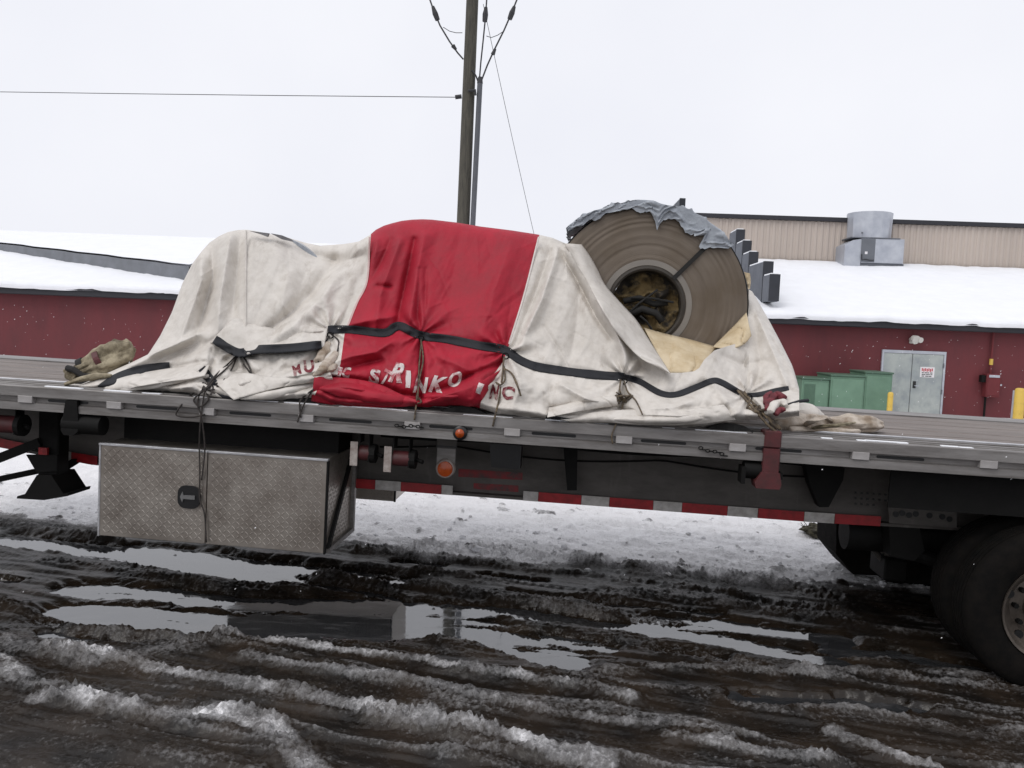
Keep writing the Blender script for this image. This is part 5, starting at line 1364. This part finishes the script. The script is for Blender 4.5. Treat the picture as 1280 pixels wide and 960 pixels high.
# crumpled grey wrap along the top, reaching over the face
NA, NB2 = 180, 60
th = np.linspace(R(38), R(140), NA); vv = np.linspace(0, 1, NB2)
TH_, VV = np.meshgrid(th, vv)
deg = np.degrees(TH_)
low = np.interp(deg, [38, 44, 50, 52, 54, 57, 62, 66, 70, 75, 80, 84, 86, 88, 92, 97, 104, 112, 120, 130, 140], [.03, .09, .145, .15, .075, .10, .12, .12, .10, .075, .085, .12, .165, .10, .06, .05, .045, .045, .05, .045, .03])
low = low + .012 * fbm(deg * .25, VV * 0, 3, 411)
face = np.clip(1 - VV / .35, 0, 1)
rad = CRR + .008 + .028 * np.clip((deg - 96) / 20, 0, 1) - low * 1.25 * face + .014 * fbm(deg * .07, VV * 2.2, 2, 415) + .018 * np.clip(1 - 6 * np.abs(fbm(deg * .075 + VV * 2.5, VV * 1.6, 2, 417)), 0, 1) + .012 * np.clip(1 - 7 * np.abs(fbm(deg * .11 - VV * 3, VV * 2.6 + deg * .03, 2, 418)), 0, 1)
yy_ = np.where(VV < .35, -.03 - .016 * np.clip(1 - 5 * np.abs(fbm(deg * .10 + VV * 5, VV * 3.5, 2, 419)), 0, 1), -.03 + (VV - .35) / .65 * .85)
lip = np.clip((deg - 112) / 28, 0, 1)
Xw = rad * np.cos(TH_) - lip * .04 * (deg > 112); Zw = rad * np.sin(TH_) + lip * .035
grid_mesh('plastic_wrap', np.stack([Xw, yy_, Zw], -1).reshape(-1, 3), NB2, NA, M['wrap'], coil)
# scrap paper stuffed in the core
nr_, nc_ = 26, 72
RR, AA = np.meshgrid(np.linspace(.001, HR - .015, nr_), np.linspace(0, 2 * math.pi, nc_), indexing='ij')
sx_, sz_ = RR * np.cos(AA), RR * np.sin(AA)
dz_ = .16 - .13 * np.abs(fbm(sx_ * 8 + 3, sz_ * 8, 3, 431)) - .07 * np.clip(1 - 4 * np.abs(fbm(sx_ * 6 + 9, sz_ * 7, 2, 433)), 0, 1) + .05 * fbm(sx_ * 4, sz_ * 4, 2, 435)
grid_mesh('stuffing', np.stack([sx_, dz_, sz_], -1).reshape(-1, 3), nr_, nc_, M['stuffing'], coil)
for k, (pts_, r_) in enumerate((([(-.17, .02), (-.05, .05), (.06, .01), (.16, .03)], .022), ([(-.12, -.08), (-.03, -.03), (.08, -.06), (.13, -.12)], .026))):
    MB().tube([(x * HR / .27, .05 - .02 * k, z * HR / .27) for x, z in pts_], r_, 8).build('dark_strip', M['dark_under'], coil, True)
MB().lathe([(.001, .35), (HR - .016, .35), (HR - .016, .37), (.001, .37)], (0, 0, 0), 'y', 32, False).build('core_plug', M['core'], coil)
for (p0, p1) in (((776, 400), (822, 362)), ((788, 372), (842, 378)), ((800, 395), (815, 412))):
    a, b = TP(*p0, YF + .02) - Vector((cc.x, YF, cc.z)), TP(*p1, YF + .02) - Vector((cc.x, YF, cc.z))
    MB().tube([a, (a + b) / 2 + Vector((0, -.01, .012)), b], .008, 6).build('twine', M['dark_under'], coil)
# skid timbers
for dx in (-.38, .38):
    cx = cc.x + dx; zt = cc.z - math.sqrt(CRR ** 2 - .38 ** 2)
    t_ = thing('timber_chock', 'timber chock wedged under the ' + ('left' if dx < 0 else 'right') + ' side of the bare steel coil', 'timber', T, (cx, YF + .06, 0), 'timbers under the coil')
    MB().box(-.09, .09, 0, .9, .0, max(.05, zt - .004), .01).build('timber', M['wood'], t_)
# kraft paper
pp_ = thing('kraft_paper', 'torn yellow kraft paper hanging between the coil and the tarp', 'paper', T)
ph1 = sheet_between('paper_sheet', [(805, 410), (830, 417), (860, 424), (896, 434)], [(834, 466), (850, 466), (866, 465), (874, 462)], [.765, .77, .77, .77], [.29, .29, .30, .32], M['paper'], pp_, bulge=.05, crumple=.03, seed=441)
sheet_between('paper_sheet', [(892, 433), (905, 420), (918, 407), (933, 391)], [(892, 434), (912, 436), (930, 430), (939, 420)], [.77, .77, .77, .77], [.60, .50, .52, .62], M['paper'], pp_, bulge=.04, crumple=.03, seed=445)
sheet_between('paper_sheet', [(930, 340), (934, 355), (935, 362)], [(937, 342), (938, 352), (937, 361)], [.84, .84, .84], [.86, .86, .86], M['paper'], pp_, bulge=.01, crumple=.02, seed=447)
# covered coil whose grey wrap shows through at the left hump
c2 = TP(330, 400, .95); r2 = c2.z
wr = MB().lathe([(.2, .0), (1, .0), (1, 1.0), (.2, 1.0)], (0, 0, 0), 'y', 96)
wr.v = [(v[0] * (r2 - .0), v[1], v[2] * (r2 - .0)) if True else v for v in wr.v]
c2o = thing('covered_coil', 'grey wrapped coil peeking out at the top of the left hump', 'steel coil', T, (c2.x, .95, r2 + .004))
topz = TP(336, 292.5, .95).z
sc_ = (topz - .004) / (2 * r2)
wr.v = [(v[0] * sc_, v[1], v[2] * sc_) for v in wr.v]
c2o.location = T.o + T.r @ Vector((c2.x, .95, r2 * sc_ + .004))
wr.build('plastic_wrap', M['wrap'], c2o, 40)
# torn holes: dark tatters lying on the crest
for pts in ([(311, 288.5), (324, 290), (336, 291.5), (334, 296), (326, 293)], [(338, 291.5), (352, 294), (364, 299), (366, 302), (352, 299)]):
    P3 = [TS(x, y, .012) for x, y in pts]
    mb = MB(); n = len(P3); mb.add([tuple(p) for p in P3] + [(p.x, p.y + .02, p.z) for p in P3], [tuple(range(n)), tuple(range(2 * n - 1, n - 1, -1))] + [(i, n + i, n + (i + 1) % n, (i + 1) % n) for i in range(n)])
    mb.build('torn_scrap', mat('grey scrap', (.13, .125, .13), .6), tarp)

# ================================================================== TIE DOWNS
def rope(name, label, cat, paths, r=.006, m_='bungee', group='rubber tie cords on the tarp', extra=None):
    t = thing(name, label, cat, T, (0, 0, 0), group)
    for pts in paths:
        P3 = [Vector(p) if len(p) == 3 and isinstance(p[2], float) and abs(p[0]) < 60 else TS(p[0], p[1], .022) for p in pts]
        n = len(P3); t_ = np.linspace(0, n - 1, 6 * (n - 1) + 1)
        A = np.array([p[:] for p in P3]); S = np.stack([np.interp(t_, range(n), A[:, i]) for i in range(3)], -1)
        for _ in range(4): S[1:-1] = (S[:-2] + 2 * S[1:-1] + S[2:]) / 4
        MB().tube([tuple(s_) for s_ in S], r, 6).build('cord', M[m_], t, True)
    return t
def E(px, py, yt=-.012): return tuple(float(v) for v in TP(px, py, yt))
def loops(cx, cy, n, rx, ry, seed):
    rd_ = random.Random(seed); out = []
    for k in range(n):
        x0, y0 = cx + rd_.uniform(-rx, rx) * .4, cy + rd_.uniform(-ry, ry) * .4
        out.append([(x0 + rd_.uniform(-rx, rx), y0 + rd_.uniform(-ry, ry)) for _ in range(5)])
    return out
rope('tie_cord', 'dark tangled cords hanging from the strap knot down over the toolbox', 'cord',
     [[(300, 440), (285, 455), (268, 470), (256, 488), E(254, 500), E(250, 530), E(249, 560, .03), E(250, 590, .03), E(249, 625, .03), E(256, 640, .03), E(258, 678, .03)],
      [(302, 440), (282, 462), (262, 478), (250, 490), E(246, 505), E(252, 520), E(257, 560, .02), E(252, 600, .03)],
      [(298, 441), (290, 462), (276, 480), (270, 488)], [(300, 440), (310, 455), (316, 470), (304, 455)], [(262, 478), (240, 492), E(225, 508), E(218, 520), E(240, 522), E(256, 518)],
      [(256, 484), E(262, 500), E(250, 510), E(240, 500), (255, 488)]] + loops(262, 483, 4, 10, 8, 5), .0055, 'bungee')
rope('tie_cord', 'dark cord tied at the gathered seam between cream and red cloth', 'cord',
     [[(414, 418), (424, 425), (422, 440), (414, 448), (405, 460)], [(412, 420), (402, 435), (398, 452)], [(392, 486), (386, 495), E(380, 505), E(374, 520), E(372, 528)], [(390, 488), (378, 497), E(374, 503), E(376, 522)]], .0055, 'bungee')
rope('tie_cord', 'brown cord hanging down the middle of the red band', 'cord',
     [[(527, 424), (525, 445), (523, 470), (521, 495), E(520, 508), E(518, 525)], [(526, 424), (530, 450), (523, 478), (522, 500)], [(522, 496), (528, 503), (518, 505), (525, 498)]], .0055, 'rope')
rope('tie_cord', 'looped brown cord hanging over the white end of the lettering', 'cord',
     [[(630, 446), (628, 470), (624, 500), E(620, 515), E(616, 533)], [(629, 460), (640, 466), (648, 485), (651, 495)], [(630, 458), (632, 475), (626, 482), (620, 478)]], .006, 'rope')
rope('tie_cord', 'frayed tan cord knotted under the black strap on the cream cloth', 'cord',
     [[(776, 475), (774, 488), (780, 500), (776, 515), E(770, 530), E(764, 545), E(766, 555)], [(780, 476), (784, 490), (795, 500), (803, 518)]] + loops(781, 496, 6, 10, 7, 8), .005, 'rope')
rope('tie_cord', 'long tan straps slanting from the black webbing to the deck edge', 'cord',
     [[(925, 488), (940, 502), (955, 518), E(966, 530, -.0), E(975, 537, .02)], [(922, 488), (938, 506), (950, 520), E(962, 534, .0), E(972, 541, .02)], [(928, 492), (946, 508), E(960, 522, .02), E(976, 536, .02)], [(930, 490), (938, 500), (934, 510)]] + loops(948, 512, 3, 10, 8, 11), .008, 'rope')
# chain hooks hanging in the rail recess
for k, (px, py, lab) in enumerate(((510, 532, 'short dark chain lying in the rail recess below the red band'), (890, 560, 'short dark chain sagging in the rail recess near the red winch'))):
    t = thing('chain', lab, 'chain', T, (0, 0, 0), 'chains in the rail recess')
    for j in range(8):
        x = px - 14 + j * 4.4; p = Vector(E(x, py + j * (.25 if k == 0 else 1.3) + 1.0 * math.sin(j), -.004))
        pts = [p + Vector((.013 * math.cos(a), (.006 * math.sin(a) if j % 2 else 0), (0 if j % 2 else .009 * math.sin(a)))) for a in np.linspace(0, 2 * math.pi, 9)]
        MB().tube(pts, .0035, 5).build('link', M['dark_steel'], t)
# tuft of red cloth pulled through at the right end
rt = thing('red_rag', 'crumpled dark red and white cloth knot at the right end of the tarp', 'cloth', T)
for k, (pts, rad) in enumerate((([(958, 512), (964, 500), (972, 494), (981, 497)], [.02, .03, .035, .02]), ([(962, 515), (968, 505), (978, 502), (983, 507)], [.02, .03, .03, .015]), ([(957, 505), (958, 495), (964, 490)], [.015, .02, .012]), ([(968, 518), (976, 512), (982, 512)], [.02, .025, .012]))):
    cloth_roll('fold', [tuple(TS(x, y, .05)) for x, y in pts], rad, M['red_cloth'] if k != 1 else M['cream'], rt, None, n=10, seed=50 + k, amp=.4)

# muddy canvas bundle at the left end of the deck
cb_ = thing('canvas_bundle', 'muddy rolled canvas bundle with dark straps on the deck left of the tarp', 'bundle', T)
q = .42
b1_ = [L3(92, 466, q), L3(108, 457, q + .02), L3(130, 446, q + .05), L3(150, 437, q + .08), L3(164, 430, q + .1)]
cloth_roll('canvas_roll', b1_, [.035, .055, .075, .075, .04], M['canvas'], cb_, None, n=30, seed=61, amp=.25, flat=1.0, pl=.10)
b2_ = [L3(100, 468, q - .02), L3(120, 461, q), L3(142, 453, q + .02), L3(158, 446, q + .06), L3(166, 434, q + .1)]
cloth_roll('canvas_roll', b2_, [.03, .055, .06, .055, .03], M['canvas'], cb_, None, n=30, seed=66, amp=.25, flat=1.0, pl=.12)
b3_ = [L3(82, 462, q), L3(90, 470, q - .03), L3(96, 474, q - .05)]
cloth_roll('canvas_roll', b3_, [.02, .045, .03], M['canvas'], cb_, None, n=14, seed=71, amp=.4, flat=.9)
b4_ = [L3(80, 481, .12), L3(100, 474, .16), L3(122, 470, .2), L3(140, 470, .22)]
cloth_roll('canvas_roll', b4_, [.02, .035, .04, .02], M['canvas'], cb_, None, n=14, seed=73, amp=.3, flat=.6)
for (x, y, rr_) in ((104, 459, .068), (126, 451, .082)):
    p = Vector(L3(x, y, q + .03)); d_ = (Vector(L3(150, 437, q + .08)) - Vector(L3(108, 457, q + .02))).normalized()
    u_ = d_.cross(Vector((0, 1, 0))).normalized(); w_ = d_.cross(u_)
    vs = []; n_ = 24
    for k in range(n_):
        a = 2 * math.pi * k / n_; e_ = u_ * math.cos(a) + w_ * math.sin(a)
        vs += [p - d_ * .02 + e_ * rr_, p + d_ * .02 + e_ * rr_, p + d_ * .02 + e_ * (rr_ - .008), p - d_ * .02 + e_ * (rr_ - .008)]
    MB().add(vs, [(4 * k + j, 4 * k + (j + 1) % 4, 4 * ((k + 1) % n_) + (j + 1) % 4, 4 * ((k + 1) % n_) + j) for k in range(n_) for j in range(4)]).build('strap_band', M['winch_red'] if x > 110 else M['dark_under'], cb_)
MB().tube([L3(84, 460, q - .05), L3(92, 462, q - .06), L3(104, 470, q - .06), L3(118, 471, q - .05)], .022, 8).build('tie_strip', M['dark_under'], cb_)
MB().box(TP(92, 475, .3).x, TP(150, 470, .3).x, .28, .62, .0, .05, .015).build('packing', M['dark_under'], cb_)

# ================================================================== LOOSE BITS ON THE GROUND, FALLING SNOW
g = G(1022, 668, .1)
br = thing('dead_brush', 'brown clump of dead brush lying on the snow beyond the trailer', 'brush', None, (g.x, g.y, ground_z(g.x, g.y)))
for k in range(2):
    bm = bmesh.new(); bmesh.ops.create_icosphere(bm, subdivisions=3, radius=1)
    for v in bm.verts:
        q_ = v.co; f_ = 1 + .8 * float(fbm(np.array([q_.x * 2.2 + k * 9]), np.array([q_.y * 2 + q_.z * 2.6]), 4, 451 + k)[0])
        v.co = Vector((q_.x * .13 * f_, q_.y * .10 * f_, q_.z * .055 * f_))
    me = bpy.data.meshes.new('brush_mat'); bm.to_mesh(me); bm.free(); me.materials.append(M['brush'])
    o = bpy.data.objects.new('brush_mat', me); C.objects.link(o); o.parent = br; o.location = (k * .12 - .05, .02 * k, .05 - .015 * k)
tw = MB()
for k in range(40):
    a = random.uniform(0, 6.28); x0 = random.uniform(-.12, .16); tw.tube([(x0, random.uniform(-.06, .06), .04), (x0 + .08 * math.cos(a), .05 * math.sin(a), random.uniform(.06, .14))], .004, 4)
tag(tw.build('twigs', M['brush'], br), kind='stuff')

def clods(name, n, pick, smin, smax, m_, label):
    bm0 = bmesh.new(); bmesh.ops.create_icosphere(bm0, subdivisions=2, radius=1)
    bv = np.array([v.co[:] for v in bm0.verts]); bf = np.array([[v.index for v in f.verts] for f in bm0.faces]); bm0.free()
    V_, F_ = [], []
    for k in range(n):
        x, y, ok_ = pick()
        if not ok_: continue
        s_ = random.uniform(smin, smax) * (1 if random.random() < .9 else 1.6)
        no = 1 + .45 * fbm(bv[:, 0] * 1.6 + k * 3.1, bv[:, 1] * 1.6 + bv[:, 2] * 2.1, 2, 460)
        v = bv * no[:, None] * s_ * np.array([1.2, 1, .75]) + np.array([x, y, ground_z(x, y) + s_ * .25])
        F_.append(bf + len(V_) * len(bv)); V_.append(v)
    V_ = np.concatenate(V_); F_ = np.concatenate(F_)
    me = bpy.data.meshes.new(name); me.from_pydata(V_.tolist(), [], F_.tolist()); me.shade_smooth(); me.materials.append(m_)
    o = bpy.data.objects.new(name, me); C.objects.link(o); tag(o, label, None, None, 'stuff'); return o
def pick_snow():
    x = random.uniform(-4.5, 5); y = float(np.interp(x, bx, by)) + random.expovariate(1.1) - .1
    return x, y, True
clods('snow_lumps', 240, pick_snow, .008, .026, mat('dirty snow lumps', (.74, .74, .76), .8, scale=14, color2=(.30, .27, .25), thr=(.3, .5), bump=.5), 'dirty snow clods on the bank beyond the trailer')
fl = MB()
for k in range(950):
    y = random.uniform(4.5, 22); p = Vector((random.uniform(-.75, .75) * y, y, random.uniform(.3, 2.05 + .012 * y)))
    s_ = random.uniform(.0025, .005) * (1 if y < 9 else 1.5)
    a = Vector((.7 + random.gauss(0, .2), random.gauss(0, .3), .8 + random.gauss(0, .2))).normalized() * s_ * 1.6; b = a.orthogonal().normalized() * s_ * .7; c = a.cross(b).normalized() * s_ * .55
    fl.add([p + a, p - a, p + b, p - b, p + c, p - c], [(0, 2, 4), (2, 1, 4), (1, 3, 4), (3, 0, 4), (2, 0, 5), (1, 2, 5), (3, 1, 5), (0, 3, 5)])
tag(fl.build('snowflakes', M['flake'], None, fix=False), 'snowflakes falling through the air', None, None, 'stuff')
